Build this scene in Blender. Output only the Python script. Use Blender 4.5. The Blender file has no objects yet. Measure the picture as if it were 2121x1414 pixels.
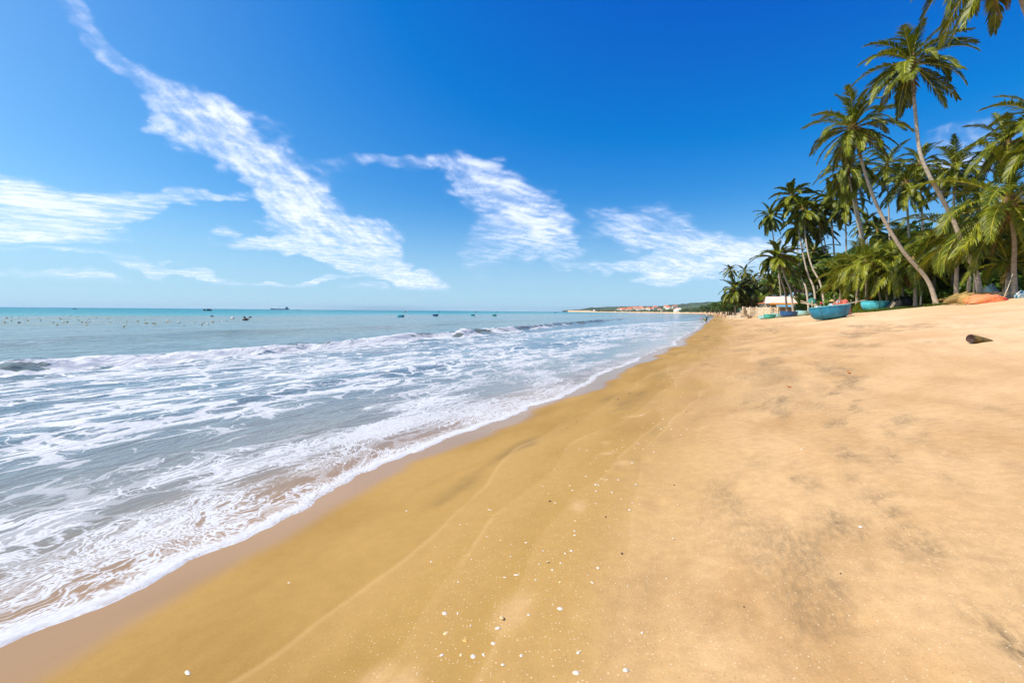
import bpy, bmesh, math, random
import numpy as np
from mathutils import Vector, Matrix, Euler
SC = bpy.context.scene
COL = SC.collection
rad = math.radians

# ------------------------------------------------------------------ camera, sky, sun, exposure
cam_d = bpy.data.cameras.new('camera'); cam = bpy.data.objects.new('camera', cam_d); COL.objects.link(cam)
CAM_H = 2.0
PITCH, ROLL, FOCAL = 3.787, 0.5, 16.0
cam.location = (0, 0, CAM_H)
CAM_R = Matrix.Rotation(rad(90 - PITCH), 3, 'X') @ Matrix.Rotation(rad(ROLL), 3, 'Z')
cam.rotation_euler = CAM_R.to_euler()
cam_d.sensor_width = 36; cam_d.lens = FOCAL; cam_d.clip_start = 0.05; cam_d.clip_end = 200000
SC.camera = cam
SUN_EL, SUN_AZ = 50.0, -104.0          # azimuth from +Y towards +X: the sun stands to the left, a little behind the camera
sun_dir = Vector((math.sin(rad(SUN_AZ)) * math.cos(rad(SUN_EL)), math.cos(rad(SUN_AZ)) * math.cos(rad(SUN_EL)), math.sin(rad(SUN_EL))))
sun_d = bpy.data.lights.new('sun', 'SUN'); sun = bpy.data.objects.new('sun', sun_d); COL.objects.link(sun)
sun_d.energy = 4.8; sun_d.angle = rad(0.53); sun_d.color = (1.0, 0.93, 0.82)
sun.rotation_euler = (-sun_dir).to_track_quat('-Z', 'Y').to_euler(); sun.location = (-40, -10, 60)
SC.view_settings.view_transform = 'Standard'; SC.view_settings.look = 'None'
SC.view_settings.exposure = 0.3; SC.view_settings.gamma = 1.0; SC.view_settings.use_curve_mapping = False
SC.render.engine = 'CYCLES'
SC.cycles.max_bounces = 5; SC.cycles.diffuse_bounces = 2; SC.cycles.glossy_bounces = 2; SC.cycles.transmission_bounces = 3
SC.cycles.volume_bounces = 0; SC.cycles.caustics_reflective = False; SC.cycles.caustics_refractive = False
SC.cycles.use_denoising = True

# ---- node helper
class NT:
    def __init__(s, tree): s.t = tree; s.n = tree.nodes; s.l = tree.links
    def node(s, typ, **kw):
        n = s.n.new(typ)
        for k, v in kw.items(): setattr(n, k, v)
        return n
    def put(s, sock, v):
        if v is None: return
        if isinstance(v, bpy.types.NodeSocket): s.l.new(v, sock)
        else:
            if sock.type == 'RGBA' and len(v) == 3: v = (*v, 1)
            sock.default_value = v
    def m(s, op, a, b=None, c=None, clamp=False):
        n = s.node('ShaderNodeMath', operation=op, use_clamp=clamp)
        s.put(n.inputs[0], a); s.put(n.inputs[1], b); s.put(n.inputs[2], c); return n.outputs[0]
    def add(s, a, b): return s.m('ADD', a, b)
    def sub(s, a, b): return s.m('SUBTRACT', a, b)
    def mul(s, a, b): return s.m('MULTIPLY', a, b)
    def ss(s, v, lo, hi, a=0.0, b=1.0):
        n = s.node('ShaderNodeMapRange', interpolation_type='SMOOTHSTEP', clamp=True)
        s.put(n.inputs[0], v); s.put(n.inputs[1], lo); s.put(n.inputs[2], hi); s.put(n.inputs[3], a); s.put(n.inputs[4], b); return n.outputs[0]
    def mix(s, f, a, b, blend='MIX'):
        n = s.node('ShaderNodeMix', data_type='RGBA', blend_type=blend)
        s.put(n.inputs[0], f); s.put(n.inputs[6], a); s.put(n.inputs[7], b); return n.outputs[2]
    def xyz(s, x=0.0, y=0.0, z=0.0):
        n = s.node('ShaderNodeCombineXYZ'); s.put(n.inputs[0], x); s.put(n.inputs[1], y); s.put(n.inputs[2], z); return n.outputs[0]
    def sep(s, v):
        n = s.node('ShaderNodeSeparateXYZ'); s.put(n.inputs[0], v); return n.outputs
    def noise(s, vec=None, scale=5.0, detail=3.0, rough=0.5, dist=0.0, out=0):
        n = s.node('ShaderNodeTexNoise', noise_dimensions='3D')
        s.put(n.inputs['Vector'], vec); s.put(n.inputs['Scale'], scale); s.put(n.inputs['Detail'], detail)
        s.put(n.inputs['Roughness'], rough); s.put(n.inputs['Distortion'], dist); return n.outputs[out]
    def vor(s, vec, scale=1.0, feature='DISTANCE_TO_EDGE', rand=1.0):
        n = s.node('ShaderNodeTexVoronoi', voronoi_dimensions='3D', feature=feature)
        s.put(n.inputs['Vector'], vec); s.put(n.inputs['Scale'], scale); s.put(n.inputs['Randomness'], rand); return n.outputs
    def n2(s, u, v, seed=0.0, scale=1.0, detail=3.0, rough=0.5, dist=0.0, out=0):
        n = s.node('ShaderNodeTexNoise', noise_dimensions='2D')
        if seed: u = s.add(u, seed * 13.7); v = s.add(v, seed * 7.9)
        s.put(n.inputs['Vector'], s.xyz(u, v, 0.0)); s.put(n.inputs['Scale'], scale); s.put(n.inputs['Detail'], detail)
        s.put(n.inputs['Roughness'], rough); s.put(n.inputs['Distortion'], dist); return n.outputs[out]
    def v2(s, u, v, seed=0.0, feature='DISTANCE_TO_EDGE', rand=1.0):
        n = s.node('ShaderNodeTexVoronoi', voronoi_dimensions='2D', feature=feature)
        if seed: u = s.add(u, seed * 13.7); v = s.add(v, seed * 7.9)
        s.put(n.inputs['Vector'], s.xyz(u, v, 0.0)); s.put(n.inputs['Scale'], 1.0); s.put(n.inputs['Randomness'], rand); return n.outputs
    def attr(s, name):
        return s.node('ShaderNodeAttribute', attribute_name=name).outputs['Fac']
    def bump(s, h, strength=0.3, dist=0.02, normal=None):
        n = s.node('ShaderNodeBump'); s.put(n.inputs['Strength'], strength); s.put(n.inputs['Distance'], dist)
        s.put(n.inputs['Height'], h); s.put(n.inputs['Normal'], normal); return n.outputs[0]

# ---- world: physical sky with a layer of cirrus given by direction (azimuth, elevation in degrees)
world = bpy.data.worlds.new('World'); SC.world = world; world.use_nodes = True
W = NT(world.node_tree); W.n.clear()
sky = W.node('ShaderNodeTexSky', sky_type='NISHITA', sun_disc=False)
sky.sun_elevation = rad(SUN_EL); sky.sun_rotation = rad(SUN_AZ)
sky.altitude = 0; sky.air_density = 1.0; sky.dust_density = 1.0; sky.ozone_density = 4.0
hs = W.node('ShaderNodeHueSaturation'); hs.inputs['Hue'].default_value = 0.5; hs.inputs['Saturation'].default_value = 1.32; hs.inputs['Value'].default_value = 1.0
W.l.new(sky.outputs[0], hs.inputs['Color'])
co = W.node('ShaderNodeTexCoord').outputs['Generated']
X, Y, Z = W.sep(co)
W.put(sky.inputs['Vector'], W.xyz(X, Y, W.m('MAXIMUM', W.m('MULTIPLY_ADD', Z, .85, .14), .02))) if 'Vector' in sky.inputs else None
veil = W.mul(W.m('POWER', W.ss(Z, 0.27, -0.02), 1.5), 0.92)       # milky air low over the sea
gr = W.node('ShaderNodeVectorMath', operation='MULTIPLY_ADD'); W.l.new(hs.outputs[0], gr.inputs[0])     # clear tropical air: a deeper blue overall
gr.inputs[1].default_value = (1.95, 1.78, 1.02); gr.inputs[2].default_value = (-.62, -1.06, .86)
gm = W.node('ShaderNodeVectorMath', operation='MAXIMUM'); W.l.new(gr.outputs[0], gm.inputs[0]); gm.inputs[1].default_value = (.01, .1, .3)
skyc = W.mix(veil, gm.outputs[0], (3.0, 4.55, 5.55))
bg = W.node('ShaderNodeBackground'); W.put(bg.inputs[0], skyc); bg.inputs[1].default_value = 0.13
world.cycles.sampling_method = 'MANUAL'; world.cycles.sample_map_resolution = 256
out = W.node('ShaderNodeOutputWorld'); W.l.new(bg.outputs[0], out.inputs[0])

# ------------------------------------------------------------------ helpers
def tag(o, label=None, cat=None, group=None, kind=None):
    if label: o['label'] = label
    if cat: o['category'] = cat
    if group: o['group'] = group
    if kind: o['kind'] = kind
    return o
def obj(name, data, parent=None, loc=(0, 0, 0), rot=(0, 0, 0), scale=(1, 1, 1)):
    o = bpy.data.objects.new(name, data); COL.objects.link(o)
    o.parent = parent; o.location = loc; o.rotation_euler = rot; o.scale = scale
    return o
def empty(name, loc, rz=0.0, scale=1.0):
    o = obj(name, None, None, loc, (0, 0, rz), (scale,) * 3); o.empty_display_size = 0.2; return o
class MB:
    def __init__(s): s.v = []; s.f = []; s.mi = []
    def face(s, idx, m=0): s.f.append(tuple(idx)); s.mi.append(m)
    def box(s, c, size, rot=None, m=0, taper=1.0):
        b = len(s.v); hx, hy, hz = size[0] / 2, size[1] / 2, size[2] / 2
        R = (Euler(rot).to_matrix() if rot is not None else Matrix.Identity(3))
        for z in (-1, 1):
            k = taper if z > 0 else 1.0
            for x, y in ((-1, -1), (1, -1), (1, 1), (-1, 1)):
                s.v.append(tuple(Vector(c) + R @ Vector((x * hx * k, y * hy * k, z * hz))))
        for q in ((0, 3, 2, 1), (4, 5, 6, 7), (0, 1, 5, 4), (1, 2, 6, 5), (2, 3, 7, 6), (3, 0, 4, 7)): s.face([b + i for i in q], m)
        return s
    def tube(s, pts, radii, n=8, m=0, caps=True):
        pts = [Vector(p) for p in pts]; b = len(s.v); up = Vector((0.13, 0.31, 0.94)).normalized()
        side = None
        for i, p in enumerate(pts):
            T = (pts[min(i + 1, len(pts) - 1)] - pts[max(i - 1, 0)]).normalized()
            if side is None: side = T.cross(up if abs(T.dot(up)) < 0.9 else Vector((1, 0, 0))).normalized()
            side = (side - T * side.dot(T)).normalized(); w = T.cross(side)
            r = radii[i] if hasattr(radii, '__len__') else radii
            for k in range(n):
                a = 2 * math.pi * k / n
                s.v.append(tuple(p + (side * math.cos(a) + w * math.sin(a)) * r))
        for i in range(len(pts) - 1):
            for k in range(n):
                k2 = (k + 1) % n
                s.face((b + i * n + k, b + i * n + k2, b + (i + 1) * n + k2, b + (i + 1) * n + k), m)
        if caps:
            s.face([b + k for k in range(n)][::-1], m); e = b + (len(pts) - 1) * n; s.face([e + k for k in range(n)], m)
        return s
    def lathe(s, prof, n=16, sx=1.0, sy=1.0, m=0, c=(0, 0, 0), fn=None):
        b = len(s.v)
        for r, z in prof:
            for k in range(n):
                a = 2 * math.pi * k / n; x, y, zz_ = r * math.cos(a) * sx, r * math.sin(a) * sy, z
                if fn: x, y, zz_ = fn(x, y, zz_)
                s.v.append((c[0] + x, c[1] + y, c[2] + zz_))
        for i in range(len(prof) - 1):
            for k in range(n):
                k2 = (k + 1) % n
                s.face((b + i * n + k, b + i * n + k2, b + (i + 1) * n + k2, b + (i + 1) * n + k), m)
        return s
    def mesh(s, name, mats, smooth=False):
        me = bpy.data.meshes.new(name); me.from_pydata(s.v, [], s.f)
        for mt in (mats if isinstance(mats, (list, tuple)) else [mats]): me.materials.append(mt)
        me.polygons.foreach_set('material_index', s.mi)
        if smooth: me.polygons.foreach_set('use_smooth', [True] * len(s.f))
        me.update(); return me
    def build(s, name, mats, parent=None, loc=(0, 0, 0), rot=(0, 0, 0), smooth=False, scale=(1, 1, 1)):
        return obj(name, s.mesh(name, mats, smooth), parent, loc, rot, scale)

# value noise on numpy arrays
_rng = np.random.RandomState(7); _tab = _rng.rand(256, 256)
def vnoise(x, y):
    x = np.asarray(x, float); y = np.asarray(y, float)
    xi = np.floor(x).astype(int); yi = np.floor(y).astype(int); fx = x - xi; fy = y - yi
    fx = fx * fx * (3 - 2 * fx); fy = fy * fy * (3 - 2 * fy)
    a = _tab[xi & 255, yi & 255]; b = _tab[(xi + 1) & 255, yi & 255]; c = _tab[xi & 255, (yi + 1) & 255]; d = _tab[(xi + 1) & 255, (yi + 1) & 255]
    return (a * (1 - fx) + b * fx) * (1 - fy) + (c * (1 - fx) + d * fx) * fy
def fbm(x, y, o=4, g=0.5):
    r = 0; a = 1; tot = 0
    for i in range(o): r = r + a * vnoise(x * 2 ** i + 17.3 * i, y * 2 ** i + 9.1 * i); tot += a; a *= g
    return r / tot
def sstep(x, a, b):
    u = np.clip((np.asarray(x, float) - a) / (b - a), 0, 1); return u * u * (3 - 2 * u)

# ------------------------------------------------------------------ the shore: s runs inland, t along the beach (metres)
SX, SY = 0.917, 0.399
S_T = [-40, 1.1, 1.84, 2.8, 3.97, 4.93, 5.98, 7.04, 8.68, 10.3, 11.9, 14.2, 20, 25.3, 29.7, 37.2, 46.8, 58, 70.4, 85.3, 100, 118, 140, 300, 500, 700, 900, 1300, 1e6]
S_0 = [-.47, -.47, -.46, -.54, -.59, -.57, -.54, -.41, -.24, -.02, .13, .06, .48, .57, 1.2, 1.01, 1.22, 1.7, 1.74, 1.73, 2.4, 2.1, 2.8, 5.0, 4.0, -4.0, -16, -60, -60]
def s0(t): return np.interp(t, S_T, S_0)
def st_of(x, y):
    x = np.asarray(x, float); y = np.asarray(y, float)
    t = SY * x + SX * y
    return SX * x - SY * y + 3.2 - s0(t), t
def xy_of(sp, t):
    s = np.asarray(sp, float) + s0(t) - 3.2; t = np.asarray(t, float); k = SX * SX + SY * SY
    return (SX * s + SY * t) / k, (-SY * s + SX * t) / k
def ground_st(sp, t):
    sp = np.asarray(sp, float); t = np.asarray(t, float)
    near = np.interp(t, [45, 90], [1, 0])
    kn = np.interp(sp, [-60, -20, 0, 3.5, 12, 22, 28, 60, 700], [-4, -1.3, 0, .30, 1.83, 3.28, 3.75, 4.0, 6.0])
    kf = np.interp(sp, [-60, -20, 0, 3.5, 12, 22, 28, 60, 700], [-4, -1.3, 0, .30, 1.28, 2.25, 2.5, 2.7, 6.0])
    z = kn * near + kf * (1 - near)
    b = np.clip((sp - 1.0) / 6, 0, 1)
    z = z + b * (fbm(sp * .35 + 50, t * .16, 3) - .5) * .16 + np.clip((sp - 3) / 5, 0, 1) * (fbm(sp * 1.7, t * 1.1 + 9, 3) - .5) * .05
    z = z + np.clip(sp / 3, 0, 1) * (fbm(sp * .9 + 4, t * .35, 2) - .5) * .02
    return z
def gz(x, y): return float(ground_st(*st_of(x, y)))
def ray(px, py):                       # direction of a photograph pixel (2121 x 1414)
    f = 2121 * FOCAL / 36
    return CAM_R @ Vector(((px - 1060.5) / f, -(py - 707) / f, -1.0))
def at(px, py, d):                     # the point a pixel shows if it is d metres deep
    v = ray(px, py); k = d / v.y; return Vector((0, 0, CAM_H)) + v * k
def on_ground(px, py):                 # where a pixel's ray meets the sand
    v = ray(px, py); k = 0.5; last = k
    for _ in range(4000):
        p = Vector((0, 0, CAM_H)) + v * k
        if p.z <= gz(p.x, p.y): break
        last = k; k *= 1.03
    lo, hi = last, k
    for _ in range(16):
        mid = (lo + hi) / 2; p = Vector((0, 0, CAM_H)) + v * mid
        if p.z <= gz(p.x, p.y): hi = mid
        else: lo = mid
    p = Vector((0, 0, CAM_H)) + v * hi; p.z = gz(p.x, p.y); return p
def stand(px, d):                      # on the ground, d metres deep, in the direction of column px
    p = at(px, 640, d); p.z = gz(p.x, p.y); return p
def on_sea(px, py):
    v = ray(px, py); k = -CAM_H / v.z; return Vector((0, 0, CAM_H)) + v * k

# ------------------------------------------------------------------ materials
def new_mat(name):
    m = bpy.data.materials.new(name); m.use_nodes = True; g = NT(m.node_tree); g.n.clear()
    o = g.node('ShaderNodeOutputMaterial'); p = g.node('ShaderNodeBsdfPrincipled'); g.l.new(p.outputs[0], o.inputs[0])
    return m, g, p, o
def simple(name, col, rough=0.7, var=0.25, scale=6.0, bump=0.0, metallic=0.0, spec=0.4, stretch=(1, 1, 1)):
    m, g, p, o = new_mat(name)
    tc = g.node('ShaderNodeTexCoord').outputs['Object']
    mp = g.node('ShaderNodeMapping'); g.put(mp.inputs['Vector'], tc); mp.inputs['Scale'].default_value = stretch
    n = g.noise(mp.outputs[0], scale, 5, 0.6); f = g.ss(n, 0.3, 0.7)
    lo = tuple(c * (1 - var) for c in col); hi = tuple(min(1, c * (1 + var)) for c in col)
    g.put(p.inputs['Base Color'], g.mix(f, lo, hi)); g.put(p.inputs['Roughness'], rough); g.put(p.inputs['Metallic'], metallic)
    g.put(p.inputs['Specular IOR Level'], spec)
    if bump: g.put(p.inputs['Normal'], g.bump(n, bump, 0.02))
    return m
def leafy(name, c1, c2, trans=0.35, rough=0.45, spec=0.35):
    m, g, p, o = new_mat(name)
    oi = g.node('ShaderNodeObjectInfo').outputs['Random']; geo = g.node('ShaderNodeNewGeometry')
    pos = geo.outputs['Position']; rpi = geo.outputs['Random Per Island']
    f = g.add(g.mul(g.noise(pos, 1.3, 3), 0.7), g.add(g.mul(oi, 0.35), g.mul(rpi, 0.45)))
    colr = g.mix(g.ss(f, 0.35, 1.15), c1, c2)
    g.put(p.inputs['Base Color'], colr); g.put(p.inputs['Roughness'], rough); g.put(p.inputs['Specular IOR Level'], spec)
    tr = g.node('ShaderNodeBsdfTranslucent'); g.put(tr.inputs[0], g.mix(0.5, colr, (0.20, 0.24, 0.01)))
    mx = g.node('ShaderNodeMixShader'); mx.inputs[0].default_value = trans
    g.l.new(p.outputs[0], mx.inputs[1]); g.l.new(tr.outputs[0], mx.inputs[2]); g.l.new(mx.outputs[0], o.inputs[0])
    return m

# ---- sand
def sand_material():
    m, g, p, o = new_mat('beach_sand')
    s = g.attr('s'); t = g.attr('t'); pos = g.node('ShaderNodeNewGeometry').outputs['Position']
    X_, Y_, _z = g.sep(pos)
    mott = g.n2(X_, Y_, 3, 9, 5, 0.68); fine = g.n2(X_, Y_, 0, 60, 2, 0.7); grain = g.n2(X_, Y_, 1, 420, 1, 0.7)
    dry = g.attr('dry'); tone = g.attr('tone'); heavy = g.attr('heavy'); stain = g.attr('stain'); mid = g.attr('mid'); soak = g.attr('soak')
    damp = g.mix(tone, (0.375, 0.224, 0.058), (0.465, 0.288, 0.085))
    drc = g.mix(g.ss(s, 4, 12), g.mix(tone, (0.54, 0.330, 0.140), (0.68, 0.445, 0.215)), g.mix(tone, (0.76, 0.495, 0.265), (0.85, 0.59, 0.345)))
    col = g.mix(dry, damp, drc)
    heavy = g.mul(heavy, g.ss(g.n2(g.mul(s, 26), g.mul(t, 9), 6, 1.0, 4, .7), .32, .66, .35, 1.35))
    col = g.mix(heavy, col, (0.225, 0.165, 0.090))          # dark mineral sand drawn out in streaks along the beach
    col = g.mix(stain, col, (0.27, 0.175, 0.06))
    for k in range(4):                                       # thin pale lines that earlier swash left behind
        ln = g.attr('line%d' % k); brk = g.attr('brk%d' % k)
        col = g.mix(g.mul(g.ss(g.m('ABSOLUTE', ln), .045, 0.0), g.mul(brk, .20)), col, (0.72, 0.47, 0.22))
        col = g.mix(g.mul(g.mul(g.ss(ln, 0.5, 0.0), g.ss(ln, -0.02, 0.0)), 0.10), col, (0.75, 0.50, 0.24))
    v1 = g.v2(g.mul(X_, 46), g.mul(Y_, 46), 0, 'F1'); c1 = g.sep(v1[1])
    rsz = g.add(.05, g.mul(c1[2], .14)); sp1 = g.mul(g.ss(g.sub(v1[0], rsz), 0.03, -0.02), g.ss(c1[0], 0.74, 0.84))
    col = g.mix(g.mul(sp1, g.mul(g.ss(s, 1.2, 2.6), 0.75)), col, (0.84, 0.70, 0.48))
    sp2 = g.mul(g.ss(v1[0], 0.13, 0.07), g.ss(c1[1], 0.86, 0.9))
    col = g.mix(g.mul(sp2, g.mul(g.ss(s, 1.8, 3.2), 0.7)), col, (0.12, 0.08, 0.05))
    col = g.mix(g.ss(dry, 0.0, 1.0, .12, .26), col, g.mix(g.ss(mott, .3, .7), (0.50, 0.47, 0.42), (1.0, 1.0, 1.0)), 'MULTIPLY')
    col = g.mix(0.40, col, g.mix(fine, (0.55, 0.53, 0.50), (1.0, 1.0, 1.0)), 'MULTIPLY')
    col = g.mix(0.30, col, g.mix(g.ss(grain, .25, .75), (0.45, 0.42, 0.40), (1, 1, 1)), 'MULTIPLY')
    col = g.mix(soak, col, g.mix(tone, (0.310, 0.180, 0.066), (0.345, 0.203, 0.080)))   # soaked band the last wave has just left
    # under the trees the sand is mixed with litter and soil
    lit = g.attr('litter')
    col = g.mix(lit, col, g.mix(mid, (0.16, 0.095, 0.045), (0.42, 0.26, 0.12)))
    g.put(p.inputs['Base Color'], col)
    rough = g.mix(soak, (0.75, 0.75, 0.75), (0.20, 0.20, 0.20)); rgh = g.node('ShaderNodeRGBToBW'); g.put(rgh.inputs[0], rough)
    g.put(p.inputs['Roughness'], rgh.outputs[0]); g.put(p.inputs['Specular IOR Level'], g.add(0.12, g.mul(soak, 0.26)))
    h = g.add(g.mul(fine, 0.25), g.mul(grain, 0.12))
    g.put(p.inputs['Normal'], g.bump(h, g.mul(g.sub(1.0, g.mul(soak, .93)), g.ss(dry, 0.0, 1.0, .10, .45)), 0.03))
    return m

# ---- sea
def sea_material():
    m, g, p, o = new_mat('sea_water')
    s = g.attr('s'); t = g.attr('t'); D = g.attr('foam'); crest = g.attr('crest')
    pos = g.node('ShaderNodeNewGeometry').outputs['Position']
    col = g.mix(g.ss(s, -0.05, -1.8), (0.310, 0.195, 0.095), (0.215, 0.205, 0.165))
    col = g.mix(g.ss(s, -1.0, -7), col, (0.130, 0.190, 0.210))
    col = g.mix(g.ss(s, -10, -26), col, (0.165, 0.225, 0.195))
    sd = g.attr('sd'); silt = g.attr('silt')
    col = g.mix(g.mul(g.ss(silt, .5, .72), g.ss(s, -14, -26)), col, (0.175, 0.205, 0.135))
    col = g.mix(g.ss(sd, -112, -142), col, g.mix(g.ss(s, -150, -900), (0.030, 0.235, 0.250), (0.008, 0.165, 0.215)))
    col = g.mix(crest, col, (0.215, 0.165, 0.045))  # silty ochre on wave fronts, with light through the thin face painted in
    # foam: a net with rounded holes; D says how closed it is
    wf = g.n2(t, s, 4, 5.5, 2, .6, 0, 1); fx_, fy_, fz_ = g.sep(wf)
    U = g.add(g.attr('U'), g.mul(g.sub(fx_, .5), .22)); V = g.add(g.attr('V'), g.mul(g.sub(fy_, .5), .16))
    e1 = g.v2(g.mul(U, 0.72), g.mul(V, 1.75), 0)[0]
    e2 = g.v2(g.mul(U, 1.75), g.mul(V, 4.0), 7)[0]
    e3 = g.v2(g.mul(U, 5.0), g.mul(V, 9.5), 3)[0]
    thin = g.attr('thin')
    Dv = g.add(D, g.mul(g.sub(thin, .5), g.mul(g.ss(D, 0.0, 0.25), 0.62)))
    def net(e, w, soft): return g.ss(g.sub(e, w), soft, g.mul(soft, -1.0) if not isinstance(soft, float) else -soft)
    f1 = net(e1, g.mul(g.sub(Dv, 0.22), 0.60), 0.030)
    f2 = net(e2, g.mul(g.sub(Dv, 0.34), 0.62), 0.045)
    f3 = net(e3, g.mul(g.sub(Dv, 0.38), 0.75), 0.08)
    near = g.ss(s, -5.5, -1.8)
    e4 = g.v2(g.mul(U, 15.0), g.mul(V, 24.0), 5)[0]
    hole = g.mul(g.mul(g.ss(e4, .16, .30), g.ss(s, -2.2, -.9)), g.ss(Dv, 1.25, .55, 0.0, .85))
    foam = g.m('MAXIMUM', g.mul(f1, g.sub(1.0, g.mul(near, .55))), g.m('MAXIMUM', f2, g.mul(f3, g.add(.45, g.mul(near, .55)))))
    foam = g.mul(foam, g.ss(D, 0.02, 0.14))
    solid = g.ss(g.add(Dv, g.mul(g.sub(g.n2(t, s, 2, 7, 3, .65), .5), .9)), 0.86, 1.08)
    foam = g.mul(g.m('MAXIMUM', foam, solid), g.sub(1.0, hole))
    cap = g.n2(g.mul(t, .10), g.mul(s, .35), 2, 1.0, 4, .68)
    foam = g.m('MAXIMUM', foam, g.mul(g.ss(cap, .775, .80), g.ss(s, -22, -35)))
    wet = g.n2(t, s, 5, 26, 2, .6)
    fc = g.mix(wet, (0.45, 0.475, 0.50), (0.64, 0.655, 0.665))
    g.put(p.inputs['Base Color'], g.mix(g.mul(foam, .94), col, fc))
    rb = g.add(0.07, g.mul(g.ss(s, -20, -300), 0.22)); rg = g.add(rb, g.mul(foam, 0.6))
    g.put(p.inputs['Roughness'], rg); g.put(p.inputs['IOR'], 1.33); g.put(p.inputs['Specular IOR Level'], g.mul(g.ss(s, -12, -160, .5, .10), g.sub(1.0, g.mul(foam, .8))))
    # ripples
    r1 = g.n2(g.mul(t, .55), g.mul(s, 1.5), 0, 1.0, 4, .62, .6)
    r2 = g.n2(g.mul(t, 3.0), g.mul(s, 6.5), 0, 1.0, 3, .6, .4)
    hgt = g.add(g.mul(r1, g.ss(s, -1.0, -8, .06, .40)), g.mul(r2, g.ss(s, -0.1, -3, .004, .045)))
    hgt = g.add(hgt, g.mul(g.attr('foam'), .02))
    g.put(p.inputs['Normal'], g.bump(hgt, 0.8, 0.55))
    return m

# ------------------------------------------------------------------ beach and sea sheets (grids along the shore)
def spaced(lo, hi, c, h0, k):          # grid lines, h0 apart at c and wider by the factor k per metre away from it
    a = [c]; 
    while a[-1] < hi: a.append(a[-1] + h0 + k * abs(a[-1] - c))
    b = [c]
    while b[-1] > lo: b.append(b[-1] - h0 - k * abs(b[-1] - c))
    return np.array(b[:0:-1] + a)
def sheet(name, sg, tg, zfun, mat, attrs):
    S, T = np.meshgrid(sg, tg, indexing='ij'); Xg, Yg = xy_of(S, T)
    Zg, at_ = zfun(S, T, Xg, Yg)
    n0, n1 = S.shape; co_ = np.stack([Xg, Yg, Zg], -1).reshape(-1, 3)
    idx = np.arange(n0 * n1).reshape(n0, n1)
    q = np.stack([idx[:-1, :-1], idx[1:, :-1], idx[1:, 1:], idx[:-1, 1:]], -1).reshape(-1, 4)
    me = bpy.data.meshes.new(name); me.vertices.add(len(co_)); me.vertices.foreach_set('co', co_.ravel())
    me.loops.add(q.size); me.loops.foreach_set('vertex_index', q.ravel())
    me.polygons.add(len(q)); me.polygons.foreach_set('loop_start', np.arange(len(q)) * 4); me.polygons.foreach_set('loop_total', np.full(len(q), 4))
    me.polygons.foreach_set('use_smooth', np.ones(len(q), bool)); me.update(calc_edges=True)
    for k, v in {**{'s': S, 't': T}, **at_}.items():
        a = me.attributes.new(k, 'FLOAT', 'POINT'); a.data.foreach_set('value', np.asarray(v, np.float32).ravel())
    me.materials.append(mat); return obj(name, me)
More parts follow.
